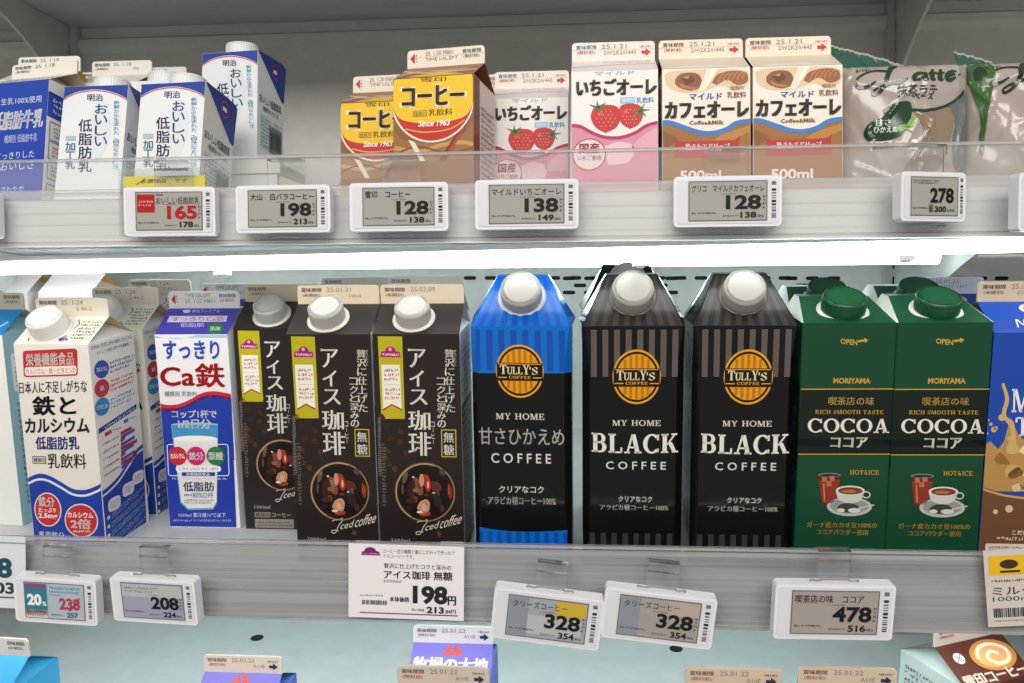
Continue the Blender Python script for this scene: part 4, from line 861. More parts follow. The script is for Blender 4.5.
# ---------------------------------------------------------------- cartons of the upper shelf
G_MILK, G_COF, G_BERRY, G_CAFE = 'small square milk cartons', 'yellow and red coffee cartons', 'strawberry milk cartons', 'cafe au lait cartons'
FD = lambda lc='#4A4640', **k: fin_print('25.1.21', '2002K20/445', sub='(開封前)', sc='#B8302A', lc=lc, arrow='#C01A20', **k)
def cafe(label): return gable('coffee_milk_carton', label, 'carton', G_CAFE, W=70, D=70, H=105, R=19, FH=16, body='#EFE9DD', roof='#E8DCC8', side='#E6DED0', gus='#4A3A30', fin='#E9DFCC', art=art_cafe, finart=FD())
def berry(label): return gable('strawberry_milk_carton', label, 'carton', G_BERRY, W=70, D=70, H=105, R=19, FH=16, body='#EEECE9', roof='#EFEAE8', side='#EDEAE8', gus='#E4D4D4', fin='#EAE2DA', art=art_berry, finart=FD('#3A86B8'))
def coffee(label): return gable('coffee_drink_carton', label, 'carton', G_COF, W=70, D=70, H=105, R=19, FH=16, body='#8A5A2C', roof='#9A6A50', side='#E6DFD6', gus='#6A3A28', fin='#E8E0D2', art=art_coffee,
                               finart=fin_print('25. 1.20 M801', 'TIME L0L,EPT', sub='(開封前)', arrow='#C01A20', flip=True))
TL, TR, TC = (-35, -35, 105), (35, -35, 105), (0, -35, 105)
stand(cafe('cafe au lait carton touching the matcha pouch'), UPPER, .035, 797.5, TC, 0)
stand(cafe('cafe au lait carton beside the big front strawberry carton'), UPPER, .035, 706, TC, 0)
stand(cafe('cafe au lait carton in the second row behind the two front ones'), UPPER, .112, 762, TC, 0)
stand(berry('strawberry milk carton in the front row touching the cafe au lait carton'), UPPER, .035, 614.5, TC, 0)
stand(berry('strawberry milk carton set back, shorter looking, next to the yellow coffee carton'), UPPER, .112, 529.5, TC, 0)
stand(berry('strawberry milk carton mostly hidden behind the front strawberry carton'), UPPER, .112, 622, TC, 0)
stand(coffee('yellow and red coffee carton standing at the very front'), UPPER, .038, 433, TC, -9)
stand(coffee('yellow and red coffee carton set back on the left, partly covered by the front one'), UPPER, .112, 377, TC, -5)
stand(coffee('yellow and red coffee carton behind the front one, only its edge showing'), UPPER, .122, 455, TC, -6)
SQ = (0, -30, 110)
def sqm(label, **k): return square_milk('milk_carton', label, 'carton', G_MILK, **k)
stand(sqm('square milk carton with a blue ear, above the yellow sale card'), UPPER, .042, 173.5, SQ, -3, -9)
stand(sqm('square milk carton right beside the blue fronted milk carton'), UPPER, .045, 96.5, SQ, -1, -9)
stand(sqm('square milk carton in the second row, seen between the two front ones', H=134), UPPER, .118, 152, SQ, 0, -4)
stand(sqm('square milk carton farthest back, just its cap corner beside the raised one', H=132), UPPER, .305, 205, SQ, 0, -2)
RZ = UPPER.z(.88) * 1
def riser():
    t = thing('riser_tray', 'white cardboard tray that raises one milk carton at the back', 'tray'); mb = MB(); w = M('#E2E2E0', 'card')
    mb.box(-42, -40, 0, 42, 40, 62, w); mb.box(-46, -43, 50, 46, -40.6, 64.5, w); mb.build('tray_box', t)
    mb = MB(); mb.prism([(42.5, 26), (90, 18), (104, 40), (92, 30), (70, 38), (42.5, 48)], (0, -36, 0), (1, 0, 0), (0, 0, 1), (0, 1, 0), 2, M('#C9B79A', 'card')); mb.build('torn_flap', t)
    return t
stand(riser(), UPPER, .165, 236, (0, -40, 48), -2)
stand(sqm('square milk carton raised high at the back on a white tray'), UPPER, .166, 230, SQ, -6, -2, lift=.0645)
t = gable('low_fat_milk_carton', 'blue fronted low fat milk carton leaning at the left end of the shelf', 'carton', None, W=70, D=70, H=114, R=19, FH=14, body='#2146B0', roof='#E8E4DA', side='#ECEAE6', gus='#D8C8A8', fin='#E8E4DC',
          art=art_lowfat, finart=fin_print('25. 1.18', None, line=False))
stand(t, UPPER, .05, 49, (35, -35, 114), -8, -6)
G_BACKM = 'white capped milk cartons at the back of the upper shelf'
def plain(label, group, H=198, fin='#E9E8E2', body='#E6E6E2', date='25. 1.18', cap=None): return gable('milk_carton', label, 'carton', group, W=68, D=68, H=H, R=18, FH=16, body=body, fin=fin, gus='#E0B040', art=None, finart=fin_print(date, 'F3', line=False), cap=cap)
stand(plain('plain white gable carton behind the blue fronted milk carton', None, 152), UPPER, .17, 30, (0, -34, 152), 0)
stand(plain('plain white gable carton behind the left square milk carton', None, 160), UPPER, .215, 106, (0, -34, 160), 0)
stand(plain('plain white gable carton showing a low seal far behind the left square carton', None, 178), UPPER, .31, 93, (0, -34, 178), 0)
stand(plain('plain white gable carton showing the tallest seal behind two square cartons', None, 176), UPPER, .292, 145, (0, -34, 176), 0)

# matcha and coffee latte pouches
def pouch(label, px_left, art, tint, green, Wd=104, Ht=112, seed=1, seal=(0, .6, 22, 2)):
    root = thing('latte_pouch', label, 'pouch', 'latte base pouches'); mb = MB(); nu, nv = 56, 48; R = random.Random(seed); T = 26
    ph = [(R.uniform(.08, .22), R.uniform(.06, .2), R.uniform(0, 6), R.uniform(.25, .8)) for _ in range(9)]
    creases = [(R.uniform(0, Wd), R.uniform(15, Ht), R.uniform(0, 3.14), R.uniform(1.0, 2.6)) for _ in range(26)]
    def disp(u, v):
        a, b = min(max(u / Wd, 0), 1), min(max(v / Ht, 0), 1)
        base = T * (max(math.sin(math.pi * a), 0) ** .45) * (max(1 - abs(2 * b - 1) ** 7, 0) ** .5)
        w = sum(k * math.sin(x * u + y * v + p) for x, y, p, k in ph) * .55
        for cx, cy, an, k in creases:
            d = (u - cx) * math.sin(an) - (v - cy) * math.cos(an); l = (u - cx) * math.cos(an) + (v - cy) * math.sin(an)
            if abs(l) < 26: w += k * math.exp(-(d / 1.6) ** 2) * (1 - (l / 26) ** 2)
        return base + w * min(1, base / 8)
    raw = disp; HG = [[raw(Wd * i / nu, Ht * j / nv) for i in range(nu + 1)] for j in range(nv + 1)]
    def disp(u, v):
        a, b = min(max(u / Wd * nu, 0), nu - 1e-6), min(max(v / Ht * nv, 0), nv - 1e-6); i, j = int(a), int(b); a -= i; b -= j
        return (HG[j][i] * (1 - a) + HG[j][i + 1] * a) * (1 - b) + (HG[j + 1][i] * (1 - a) + HG[j + 1][i + 1] * a) * b
    def col(u, v):
        edge = 48 + 26 * ((u / Wd - .35) ** 2) * 2.6 if u > 36 else 200
        return tint
    vs, fs = [], []
    for sgn in (1, -1):
        base = len(vs); 
        for j in range(nv + 1):
            for i in range(nu + 1):
                u, v = Wd * i / nu, Ht * j / nv; z = v + .5 * math.sin(u * .9 + seed) * (j == nv)
                vs.append((u - Wd / 2, -disp(u, v) if sgn > 0 else disp(u, v) * .8 + .6, z))
        for j in range(nv):
            for i in range(nu):
                q = base + j * (nu + 1) + i; fs.append(((q, q + 1, q + nu + 2, q + nu + 1), (Wd * (i + .5) / nu, Ht * (j + .5) / nv)))
    groups = {}
    for f, (u, v) in fs: groups.setdefault(col(u, v), []).append(f)
    off = len(mb.v); mb.v += vs
    for c, ff in groups.items():
        k = mb.m(M(c, 'wrap'))
        for f in ff: mb.f.append([off + i for i in f]); mb.mi.append(k); mb.sm.append(True)
    F = Face(mb, (-Wd / 2, -.55, 0), (1, 0, 0), (0, 0, 1), (0, -1, 0), disp); art(F)
    mb.build('pouch_body', root)
    # crimped top seal folding back
    sb = MB(); n = 30; dk = M(green, 'wrap'); vs = []
    for th in (0, .8):
        for j in range(5):
            for i in range(n + 1):
                sl = 1 - i / n; u = Wd * (seal[0] + (seal[1] - seal[0]) * i / n)
                vs.append((u - Wd / 2, 1 + th + j * 5 + 1.2 * math.sin(i * .9 + j), Ht - 6 + j / 4 * (seal[3] + 6 + (seal[2] - seal[3]) * sl ** .8) + (.8 * (i % 2) if j == 4 else 0)))
    L = 5 * (n + 1)
    fs = [(t * L + j * (n + 1) + i, t * L + j * (n + 1) + i + 1, t * L + (j + 1) * (n + 1) + i + 1, t * L + (j + 1) * (n + 1) + i) for t in (0, 1) for j in range(4) for i in range(n)]
    sb.mesh(vs, fs, dk, True); e = [vs[4 * (n + 1) + i] for i in range(n + 1)]
    sb.mesh(e + [(x, y - .4, z + 1.6) for x, y, z in e], [(i, i + 1, n + 2 + i, n + 1 + i) for i in range(n)], M('#B9C0BC', 'wrap')); sb.build('top_seal', root)
    stand(root, UPPER, .040, px_left, (-Wd / 2, 0, 100), 0, 4)
    return root
def art_pouch(green, l1, l2, cap1, blob):
    def f(F):
        q = Print(F, [(838, 58), (967, 58), (967, 148), (838, 148)], (0, 104, 41, 112), fin='wrap', ox=768, oy=20); q.clip = (1, 103, 3, 111)
        q.line([(408, 232, 4), (380, 250, 10), (350, 252, 14), (336, 232, 10), (352, 205, 6), (400, 186, 6), (450, 190, 8)], 8, green, 3)
        q.line([(494, 172, 6), (470, 178, 14), (452, 210, 14), (440, 250, 12), (418, 280, 10), (398, 290, 8), (394, 275, 6), (420, 258, 8), (460, 245, 10), (500, 240, 14), (524, 228, 6)], 10, green, 3)
        q.line([(590, 210, 6), (570, 206, 10), (550, 220, 14), (552, 234, 10), (575, 230, 8), (598, 208, 14), (592, 230, 14), (606, 232, 6)], 10, green, 3)
        for x in (626, 658): q.line([(x + 4, 186, 8), (x, 210, 14), (x - 2, 228, 14), (x + 12, 232, 6)], 10, green, 3); q.line([(x - 16, 205, 6), (x + 18, 202, 6)], 7, green, 3)
        q.line([(682, 220, 6), (705, 212, 8), (722, 200, 9), (712, 194, 8), (690, 206, 14), (684, 222, 14), (700, 232, 12), (742, 206, 4)], 9, green, 3)
        q.text(l1, 484, 252, 640, 302, '#2A3A30', 3, hb=1.2, bold=.01); q.text(l2, 545, 290, 622, 314, '#2A3A30', 3, hb=1)
        q.poly(catmull([(548, 362), (610, 366), (690, 344), (720, 372), (712, 440), (690, 520), (640, 600), (520, 600), (560, 520), (590, 440), (548, 362)]), '#958370', 1); q.poly(catmull([(690, 340), (745, 300), (790, 280), (800, 360), (790, 460), (800, 580), (730, 590), (715, 480), (724, 400), (690, 340)]), '#6E7476', 2)
        q.line([(540, 355), (600, 358), (680, 338), (740, 300), (768, 270)], 9, green, 3)
        if blob:
            q.poly(catmull([(432, 350), (470, 328), (530, 322), (540, 370), (525, 420), (500, 458), (440, 475), (385, 474), (366, 440), (385, 400), (430, 380), (432, 350)]), green, 3)
            q.text('甘さ', 402, 388, 462, 416, '#DDE4DC', 4, bold=.03); q.text('ひかえめ', 400, 418, 488, 444, '#DDE4DC', 4, bold=.03)
            q.poly(catmull([(482, 430), (500, 415), (524, 412), (520, 432), (498, 440), (482, 430)]), '#6AA03A', 5); q.poly(catmull([(522, 418), (532, 396), (548, 382), (554, 402), (540, 424), (522, 418)]), '#88B850', 5); q.line([(512, 428), (534, 436), (545, 448)], 4, '#88B850', 5)
            q.rect(390, 474, 565, 516, '#D8D6D0', 3); q.text('個包装ポーション', 396, 480, 560, 508, '#2A2A2A', 4, bold=.02)
        q.micro(340, 172, 392, 190, 1, green, 3)
        if not blob:
            q.poly(catmull([(282, 170), (300, 150), (352, 150), (368, 210), (352, 300), (338, 380), (336, 520), (322, 520), (318, 380), (300, 300), (284, 230), (282, 170)]), '#3F6A3C', 6); q.poly([(290, 230), (360, 228), (362, 262), (296, 264)], '#B9BEB4', 8); q.poly(catmull([(300, 190), (320, 170), (340, 190), (338, 226), (304, 228), (300, 190)]), '#23402A', 8); q.poly([(318, 148), (352, 148), (346, 120), (326, 118)], '#C8783C', 7)
    return f
pouch('clear glossy matcha latte pouch with a green round patch', 836, art_pouch('#1C4028', '抹茶ラテ', 'ベース', 0, True), '#B0A6A0', '#2E5E50', seed=3)
pouch('coffee latte pouch at the right end, cut off by the edge', 963, art_pouch('#2A2A26', 'カフェラテ', 'ベース', 0, False), '#B0A6A0', '#2E5E50', seed=8, seal=(.0, .3, 14, 4))

# ---------------------------------------------------------------- cartons of the middle shelf
G_ICE, G_BLK, G_COCOA, G_IRON, G_TEA = 'dark iced coffee cartons', 'striped coffee cartons with a round emblem', 'green cocoa cartons', 'iron and calcium milk cartons', 'blue milk tea cartons'
def iced(label, d1='25.01.31', d2='1404', front=True, H=198): return gable('iced_coffee_carton', label, 'carton', G_ICE, W=71, D=70, H=H, R=21, FH=16.5, body='#241C1A', side='#D8DCE0', roof='#2E2826', gus='#E6E2D8', fin='#C4B39C' if front else '#E6E2DA', art=art_iced if front else None,
                           finart=fin_print(d1, d2 if front else None, line=False), cap='#B9B7B2', cap_at=.44)
FL = (0, -35, 198)
stand(iced('dark iced coffee carton right next to the blue topped coffee carton', '25.02.09', None), LOWER, .035, 415.7, FL, 0)
stand(iced('dark iced coffee carton in the middle of the three, above the paper price card', '25.01.31', '1404'), LOWER, .035, 328, FL, -1)
t = iced('dark iced coffee carton half covered, beside the blue and white calcium carton', None, None, H=191); stand(t, LOWER, .112, 271, (0, -35, 191), 0)
for px, lb in ((420, 'dark iced coffee carton behind the one beside the blue topped coffee'), (348, 'dark iced coffee carton behind the middle one of three')):
    stand(iced(lb, None, None, False, 198 if px > 350 else 190), LOWER, .108 if px > 350 else .186, px, FL, 0)
def black(label, art=art_black): return prism('striped_coffee_carton', label, 'carton', G_BLK, band=166, low='#0E0E0F', high='#0E0E0F' if art is not None else '#0E0E0F', fin='film', topc='#262220', sidetop='#1C1A1A', art=art, ch=6, W=81, D=74, Hs=204, Ht=242, cap_f=.56, extra_tilt=4, bulge=3.2, cap='#A9A6A0', collar='#55504C')
def hi(label): return prism('striped_coffee_carton', label, 'carton', G_BLK, band=166, low='#0E0E0F', high='#0B6AC8', fin='film', topc='#0B62BC', sidetop='#0B62BC', art=art_blue, ch=6, W=81, D=74, Hs=204, Ht=242, cap_f=.56, extra_tilt=4, bulge=3.2, cap='#A9A6A0', collar='#B4BCC4')
FP = (0, -37, 204)
stand(hi('striped coffee carton with a blue top and a white cap'), LOWER, .036, 520.5, FP, 0)
stand(black('black striped coffee carton touching the blue topped one'), LOWER, .036, 633.5, FP, 0)
stand(black('black striped coffee carton touching the green cocoa carton'), LOWER, .036, 746, FP, 0)
stand(black('black striped coffee carton in the second row behind the one beside the blue top', None), LOWER, .118, 628, FP, 0)
def cocoa(label, front=True): return prism('cocoa_carton', label, 'carton', G_COCOA, W=72, D=72, Hs=206, Ht=221, wr=28, yf=14, yb=30, ch=0, low='#09432A', topc='#0D5030', sidetop='#D9DDD4', art=art_cocoa if front else None, bulge=.5,
                           cap='#0C4C2B', cap_r=17, cap_h=14, cap_f=.42, collar='#E2E4DC', bevel=0, extra_tilt=6, ribs=28)
stand(cocoa('green cocoa carton touching the black striped coffee carton'), LOWER, .036, 850, FP, 0)
stand(cocoa('green cocoa carton touching the blue milk tea carton'), LOWER, .036, 946, FP, 0)
stand(cocoa('green cocoa carton in the second row beside the black coffee', False), LOWER, .112, 832, FP, 0)
stand(cocoa('green cocoa carton in the second row beside the milk tea', False), LOWER, .112, 925, FP, 0)
def tea(label, fin, H=198): return gable('milk_tea_carton', label, 'carton', G_TEA, W=71, D=70, H=H, R=20, FH=16.5, body='#1746A8', side='#16306E', roof='#1746A8', gus='#C9B48E', fin=fin, art=art_tea, finart=fin_print('25.01.23', '4702C 1407', lc='#3A3A60', dc='#8A8490'))
stand(tea('blue milk tea carton at the right end, cut off by the edge', '#C2AE94'), LOWER, .035, 994, (-35.5, -35, 198), 0)
stand(tea('blue milk tea carton with a pale seal in the row behind', '#DDE4F4', 186), LOWER, .195, 919, (-35.5, -35, 183), 0)
def iron(label, **k): return gable('calcium_milk_carton', label, 'carton', G_IRON, W=71, D=70, H=186, R=20, FH=17, body='#E4DFD7', side='#E6E4E0', roof='#E4DED2', gus='#CDB68E', fin='#DACEBC', art=art_iron, finart=fin_print('25. 1.24', '2 46-2', line=False), cap='#E6E4DE', cap_r=16, cap_h=17, cap_at=.36, **k)
stand(iron('white and blue iron calcium milk carton at the front with a white screw cap'), LOWER, .060, 88, (35.5, -35, 186), -4)
stand(iron('white and blue iron calcium milk carton peeking out behind the front one'), LOWER, .145, 142, (35.5, -35, 186), -4)
stand(iron('white and blue iron calcium milk carton two rows back behind the capped ones'), LOWER, .226, 176, (35.5, -35, 186), -4)
def ca(label): return gable('calcium_drink_carton', label, 'carton', 'blue calcium and iron drink cartons', W=69, D=69, H=186, R=20, FH=16.5, body='#E6E6E8', side='#E6E6EA', roof='#4A42B4', gus='#D8D4C8', fin='#E9E8E6', art=art_ca, finart=fin_print('TIME L0L,EPT', '25. 1.22 M801', lc='#3A4A9A', sc='#C03A3A', arrow='#C02A30', flip=True))
stand(ca('blue and white calcium drink carton with big red lettering'), LOWER, .112, 191, (0, -34, 186), 0)
stand(ca('blue and white calcium drink carton behind the one with red lettering'), LOWER, .184, 222, (0, -34, 186), 0)
t = gable('light_blue_milk_carton', 'light blue carton cut off at the left edge beside the iron calcium milk', 'carton', None, W=71, D=70, H=186, R=20, FH=16.5, body='#E4E4E0', side='#9CC4D8', roof='#1F8ED6', gus='#D8CBB4', fin='#D2C6B2', art=art_bluecard, finart=fin_print(None, None, flip=True, line=False))
stand(t, LOWER, .112, 2, (35.5, -35, 186), -3)
for px, s, lb in ((66, .36, 'pinkish white carton far behind the capped calcium milk'), (2, .36, 'pinkish white carton far back above the light blue one')):
    stand(plain(lb, None, 198, '#DCC6C6', '#DCD0D0', None), LOWER, s, px, (0, -31, 198), 0)

# ---------------------------------------------------------------- cartons of the lowest shelf
def fp2(**k): return fin_print('25.01.22', 'A10E', sub='(開封前)', sc='#B8302A', line=False, **k)
def low(name, label, group, art, fin, px, py, Y, rz=0, body='#E6E8F2', roof='#7A72C8', side='#3A66B8', gus='#D8CBB4', ref=0, finart=None):
    """py, Y: where the top edge of the seal shows; the carton is as tall as that asks for"""
    z = at(px, py, Y).z; H = (z - BOTTOM.z(Y)) / math.cos(BOTTOM.t) * 1000 - 36
    t = gable(name, label, 'carton', group, W=70, D=70, H=H, R=20, FH=16, body=body, roof=roof, side=side, gus=gus, fin=fin, art=art, finart=finart or fin_print('25.01.22', 'A10E', sub='(開封前)', sc='#B8302A', line=False, arrow='#26304A'))
    s = (Y - BOTTOM.p.y) + H / 1000 * math.sin(BOTTOM.t)
    return stand(t, BOTTOM, s, px, (ref, 0, H + 30), rz)
G_PUR = 'purple topped milk cartons'
low('milk_carton', 'purple topped milk carton with a white seal, left of the hanging coffee tags', G_PUR, art_purple, '#E6E4E0', 453, 626, .775)
low('milk_carton', 'purple topped milk carton in the front row below the paper price card', G_PUR, art_purple, '#CDC0AC', 443, 667, .672)
low('milk_carton', 'purple topped milk carton with a beige seal, under the left black hole', G_PUR, art_purple, '#D6CBBA', 243, 655, .765)
low('milk_carton', 'beige seal of a carton below the two tilted coffee tags', 'cartons showing only a beige seal', art_purple, '#CDBEA4', 733, 669, .672)
low('milk_carton', 'beige seal of a carton below the cocoa price tag', 'cartons showing only a beige seal', art_purple, '#CDBEA4', 847, 668, .672)
low('milk_carton', 'bright blue milk carton in the bottom left corner', None, art_cyan, '#CFCBC2', -8, 637, .74, -4, body='#E6E8EA', roof='#2AA0DA', side='#3AA6DC', gus='#E9E0C8', finart=fin_print(None, None, flip=True, line=False))
low('coffee_carton', 'brown coffee carton with a cream swirl in the bottom right corner', None, art_brown, '#D8CFC2', 968, 622, .77, 24, body='#4A241A', roof='#5A2A1E', side='#C9DAD6', gus='#B8C8C4')

# ---------------------------------------------------------------- price tags and cards
def price_tag(label, group, px, py, Y, Wd, Hd, name, price, sub, rx=0, ry=0, rz=0, pc='#1E1E20', screen='#A3A29C', style=None, hang=None, name_size=1.0):
    """electronic shelf tag: housing, screen, clear clip (and the wire loop of a hanging one)"""
    root = thing('price_tag', label, 'price tag', group); w, h = Wd / 2, Hd / 2
    hb = MB(); hb.prism(rrect(-w, -h, w, h, 3, 4), (0, -5, 0), (1, 0, 0), (0, 0, 1), (0, 1, 0), 10, M('#E4E5EA', 'plastic'))
    hb.prism(rrect(-w + 2.2, -h + 2.2, w - 2.2, h - 2.2, 2, 4), (0, -5.6, 0), (1, 0, 0), (0, 0, 1), (0, 1, 0), .7, M('#DADBE2', 'plastic'))
    q = Print(Face(hb, (-w, -5.6, -h), (1, 0, 0), (0, 0, 1), (0, -1, 0)), [(0, 0), (100, 0), (100, 50), (0, 50)], (0, Wd, 0, Hd), 'card', sc=1)
    q.bars(90.5, 13, 94.5, 44, '#2A2A2E', vertical=False, n=14); q.rect(90.5, 6, 94.5, 9.5, '#6A6A70', 2)
    hb.build('housing', root)
    sb = MB(); x0, x1, z0, z1 = -w + .135 * Wd, -w + .865 * Wd, -h + .11 * Hd, h - .1 * Hd
    sb.box(x0, -6.1, z0, x1, -5.5, z1, M(screen, 'eink'))
    q = Print(Face(sb, (x0, -6.1, z0), (1, 0, 0), (0, 0, 1), (0, -1, 0)), [(0, 0), (100, 0), (100, 56), (0, 56)], (0, x1 - x0, 0, z1 - z0), 'eink', sc=1)
    q.frame(0, 0, 100, 56, .5, 1.2, '#6A6A68', 1)
    if style: style(q)
    if name: q.text(name, 4, 5.5, 4 + 92 * name_size, 15.5, '#3A3A3C', 3, bold=.004)
    if price:
        n = len(price); q.text(price, 94 - 15.5 * n, 20, 92, 40, pc, 4, bold=.035, res=4); q.micro(94, 20, 97, 40, 4, '#4A4A4C', 3)
    if sub:
        q.text(sub, 66, 43.5, 86, 52, '#242426', 4, bold=.03, res=3); q.micro(87, 47, 95, 52, 1, '#4A4A4C', 3)
    q.micro(4, 43, 36, 47, 1, '#4A4A4C', 3); q.micro(44, 47, 62, 51, 1, '#6A6A68', 3); q.micro(42, 17, 60, 19.5, 1, '#6A6A68', 3)
    sb.build('screen', root)
    cb = MB()
    if hang:
        cb.box(-11.5, 1.5, h - 4, 11.5, 2.5, h + hang, CLIPM); cb.box(-11.5, -.2, h + hang - 7, 11.5, 3.5, h + hang - 6, CLIPM); cb.box(-11.5, 1.5, h + hang, 11.5, 9, h + hang + 1, CLIPM)
        clip = cb.build('clear_clip', root)
        wb = MB(); p = catmull([(-17, 0, h - 1), (-17, -.5, h + 1.6), (-11, -1, h + 1.2), (-8, -1, h + 2.6), (8, -1, h + 2.6), (11, -1, h + 1.2), (17, -.5, h + 1.6), (17, 0, h - 1)], 4)
        for a, b in zip(p, p[1:]):
            A, B = Vector(a), Vector(b); d = (B - A).normalized(); u = d.orthogonal().normalized(); v = d.cross(u); r = .55
            vs = [P + (u * math.cos(k * 1.047) + v * math.sin(k * 1.047)) * r for P in (A, B) for k in range(6)]
            wb.mesh(vs, [(k, (k + 1) % 6, (k + 1) % 6 + 6, k + 6) for k in range(6)], M('#9A9CA4', 'metal'), True)
        wb.build('wire_loop', clip)
    else:
        cb.box(-15, 5, -h - 3.5, 15, 6, h + 20, CLIPM); cb.box(-11, -4, -h - 3.5, 11, 6, -h - 2.3, CLIPM); cb.box(-13, -1, h + 19, 13, 9, h + 20.5, CLIPM); cb.box(-13, -1, h + 13, 13, 0, h + 20.5, CLIPM)
        cb.build('clear_clip', root)
    root.location = at(px, py, Y); root.rotation_mode = 'ZYX'; root.rotation_euler = (math.radians(rx), math.radians(ry), math.radians(rz))
    return root
GU, GLW = 'electronic price tags on the upper shelf rail', 'electronic price tags hanging from the middle shelf'
YU = .676
def st165(q):
    q.rect(2.5, 4, 29, 30, '#B01C22', 2); q.micro(5, 12, 27, 22, 2, '#E0B0AC', 3)
price_tag('electronic price tag reading 165 in red, in front of the yellow sale card', GU, 172, 212, YU, 70, 37, None, '165', '178', rz=4, pc='#B01820', style=lambda q: (st165(q), q.text('おいしい低脂肪乳', 31, 8, 96, 18, '#3A3A3C', 3), q.text('明治', 32, 3, 42, 6.5, '#3A3A3C', 3)))
price_tag('electronic price tag reading 198 on the upper rail', GU, 285, 209.5, YU, 73, 35.5, '大山　白バラコーヒー', '198', '213')
price_tag('electronic price tag reading 128 under the yellow coffee cartons', GU, 400, 207.5, YU, 74.5, 36, '雪印　コーヒー', '128', '138', name_size=.68)
price_tag('electronic price tag reading 138 under the strawberry milk cartons', GU, 527, 205, YU, 76.5, 36.5, 'マイルドいちごオーレ', '138', '149')
price_tag('electronic price tag reading 128 under the cafe au lait cartons', GU, 726.5, 202, YU, 77, 36.5, 'グリコ　マイルドカフェオーレ', '128', '138')
def st278(q):
    q.micro(4, 4, 60, 11, 2, '#4A4A4C', 3); q.text('278', 40, 16, 90, 38, '#1E1E20', 4, bold=.035, res=4); q.text('300', 50, 42, 74, 51, '#242426', 4, bold=.03); q.micro(76, 45, 92, 51, 1, '#4A4A4C'); q.bars(38, 40, 46, 51, '#2A2A2C')
price_tag('small electronic price tag reading 278 below the matcha pouch', GU, 929, 197.5, .668, 51, 34.5, None, None, None, rz=16, style=st278)
price_tag('electronic price tag cut off at the left end of the upper rail', GU, -44, 216, YU, 73, 36, None, '198', '213')
price_tag('electronic price tag cut off at the right edge below the coffee latte pouch', GU, 1052, 203, .664, 60, 40, None, '278', '300', rz=14)
YD = .672
def st20(q):
    q.rect(1.5, 2, 38, 50, '#2E7A8E', 2); q.rect(1.5, 42, 38, 55, '#C8C4C4', 2); q.micro(4, 44, 36, 53, 2, '#B04A50', 3); q.rect(3, 3, 37, 9, '#8A4A7A', 3); q.text('20', 5, 18, 29, 36, '#E4ECEC', 4, bold=.05); q.text('%', 30, 29, 37, 36, '#E4ECEC', 4, bold=.03)
    q.micro(42, 4, 94, 16, 2, '#5AA0B4', 3); q.text('238', 58, 22, 92, 40, '#B03A5A', 4, bold=.035); q.line([(74, 42), (86, 30), (92, 20)], 1.5, '#B02A3A', 5); q.text('257', 70, 44, 88, 52, '#2E5A78', 4, bold=.03)
price_tag('hanging price tag with a teal 20 block and red 238', GLW, 59, 598, YD, 67, 38, None, None, None, rx=7, ry=2.5, screen='#A9B7C2', style=st20, hang=22)
price_tag('hanging price tag reading 208, its right end swung back', GLW, 157, 598, YD, 71, 37, None, '208', '224', rx=8, ry=-.5, rz=-5, screen='#9A9CB4', style=lambda q: (q.rect(2, 2, 98, 22, '#B4B4B8', 1), q.micro(6, 5, 60, 16, 2, '#7A7A8A', 2)), hang=22)
def stbar(q, warm):
    q.rect(2, 2, 26, 54, '#8A909A', 1); q.rect(60, 2, 98, 22, '#C8A83A' if not warm else '#B4A49A', 1); q.text('タリーズコーヒー', 6, 6, 74, 15, '#3A3A40', 3); q.rect(26, 24, 94, 50, '#B4B6B8' if not warm else '#A09A94', 1)
price_tag('hanging price tag reading 328, tilted, under the blue topped coffee', GLW, 547, 615.5, YD, 82, 42, None, '328', '354', rx=9, ry=6.5, screen='#9EA3AA', style=lambda q: stbar(q, False), hang=20)
price_tag('hanging price tag reading 328, tilted, under the black coffee cartons', GLW, 658, 615, YD, 82, 41, None, '328', '354', rx=9, ry=6, screen='#A29C96', style=lambda q: stbar(q, True), hang=20)
price_tag('hanging price tag reading 478 under the green cocoa cartons', GLW, 832, 609, YD - .002, 86, 43, '喫茶店の味　ココア', '478', '516', rx=8, ry=1, rz=3, screen='#A39A94', hang=22, name_size=.85)

def card(label, px, py, Y, Wd, Hd, col, art, rx=0, ry=0, rz=0, sleeve=True, group=None):
    root = thing('price_card', label, 'price card', group); w, h = Wd / 2, Hd / 2
    mb = MB(); mb.box(-w, -.25, -h, w, .25, h, M(col, 'card'))
    art(Print(Face(mb, (-w, -.25, -h), (1, 0, 0), (0, 0, 1), (0, -1, 0)), [(0, 0), (100, 0), (100, 100), (0, 100)], (0, Wd, 0, Hd), 'card', sc=1))
    mb.build('card', root)
    if sleeve:
        mb = MB(); mb.box(-w - 3.5, -1.0, -h - 1.5, w + 3.5, -.75, h + 6, CLIPM); mb.box(-w - 3.5, .8, -h - 1.5, w + 3.5, 1.0, h + 6, CLIPM); mb.build('clear_sleeve', root)
    root.location = at(px, py, Y); root.rotation_mode = 'ZYX'; root.rotation_euler = (math.radians(rx), math.radians(ry), math.radians(rz))
    return root
def yellow(q): q.text('お買得品', 22, 5, 52, 12, '#C02020', 3, bold=.04, slant=.3); q.text('です', 62, 5, 78, 12, '#C02020', 3, bold=.03, slant=.3); q.line([(16, 14), (24, 8), (27, 4)], 1.5, '#C02020', 3)
card('yellow sale card in a clear sleeve behind the tag reading 165', 164.5, 205, .6855, 66, 45, '#E3D628', yellow)
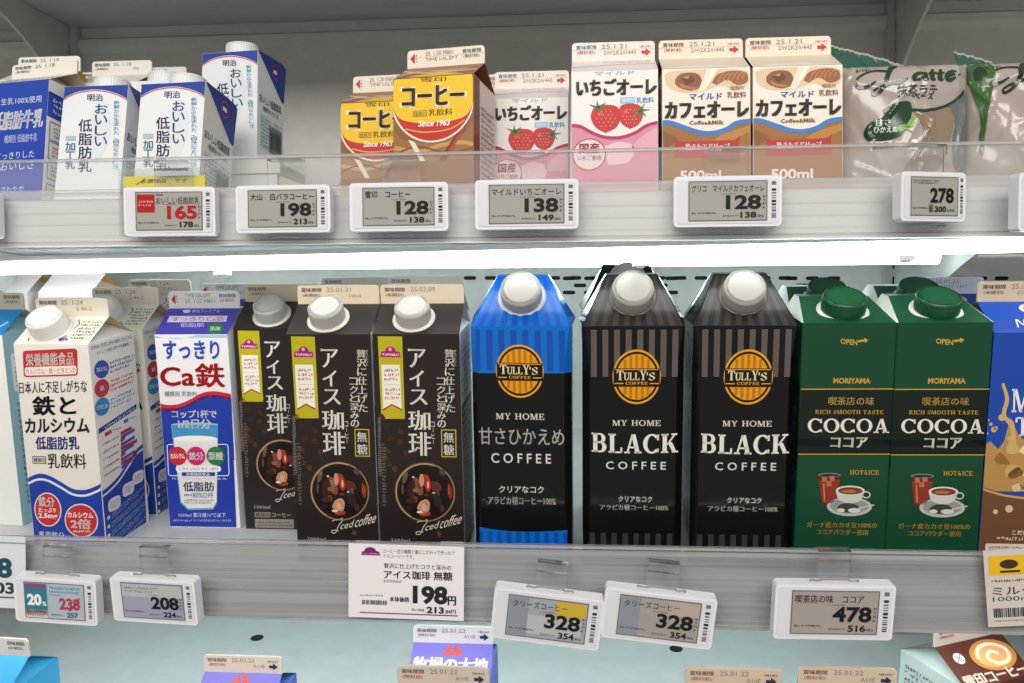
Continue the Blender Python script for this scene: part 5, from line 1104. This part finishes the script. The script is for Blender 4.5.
def ice_card(q):
    q.poly([(11, 15), (12, 10), (15, 9)] + ell(19, 9, 5, 5, 10, 180, 360) + [(24, 9), (27, 10), (28, 15)], '#7A1A6A', 2); q.micro(12, 11.5, 27, 14, 1, '#D8B0D0', 3)
    q.text('コーヒー豆の種類と量にこだわって作ったア', 30, 6, 92, 11.5, '#4A4A4C', 2); q.text('イスコーヒーです。', 30, 13, 57, 18, '#4A4A4C', 2)
    q.text('贅沢に仕上げたコクと深みの', 31, 25, 89, 32, '#3A3A3C', 2, bold=.005); q.text('アイス珈琲 無糖', 31, 34.5, 90, 46, '#2A2A2C', 2, bold=.015); q.text('1000ml', 31, 47, 46, 51.5, '#3A3A3C', 2)
    q.text('198', 56, 54, 86, 79, '#1E1E20', 3, bold=.045, res=4); q.text('円', 86.5, 67, 93, 79, '#1E1E20', 3, bold=.03); q.text('本体価格', 36, 70, 53, 77, '#2A2A2C', 3, bold=.02)
    q.micro(10, 68, 30, 71, 1, '#4A4A4C'); q.bars(12, 76, 34, 82, '#3A3A3C', n=26)
    q.text('213', 68, 82, 83, 91, '#1E1E20', 3, bold=.04); q.text('.84円', 83.5, 85, 93, 91, '#1E1E20', 3, bold=.02); q.text('税込価格', 55, 85, 66, 89, '#4A4A4C', 3); q.rect(10, 92.5, 95, 94, '#7A2A5A', 2)
card('white paper card for iced coffee priced 198 yen', 406, 582, .6795, 90, 57.5, '#E2E0E3', ice_card, ry=.8, sleeve=False)
def teal_card(q): q.text('8', 40, 30, 72, 58, '#1E4A5A', 3, bold=.04); q.text('03', 34, 64, 76, 80, '#2A3A48', 3, bold=.03); q.rect(0, 84, 100, 86, '#3A5A6A', 2); q.rect(0, 8, 100, 10, '#8A9AA4', 2)
card('white paper card with teal figures cut off at the left edge', 2, 572, .6795, 40, 58, '#D3DADF', teal_card, ry=1, sleeve=False)
def mil_card(q):
    q.rect(6, 8, 60, 33, '#D8B020', 2); q.ell(32, 19, 12, 6, '#3A2A1A', 3); q.rect(20, 27, 46, 30, '#3A2A1A', 3); q.micro(8, 38, 90, 43, 1, '#3A3A3C'); q.text('ミルク', 8, 48, 62, 59, '#3A3A3C', 3, bold=.01); q.text('1000ml', 8, 61, 62, 67, '#4A4A4C', 3); q.bars(8, 76, 50, 88, '#2A2A2C'); q.micro(8, 91, 60, 94, 1, '#4A4A4C')
card('white paper card with a yellow block cut off at the right edge', 1024, 587, .6795, 54, 56, '#C9C1B9', mil_card, rx=-2, ry=-4, sleeve=False)
bpy.context.view_layer.update()
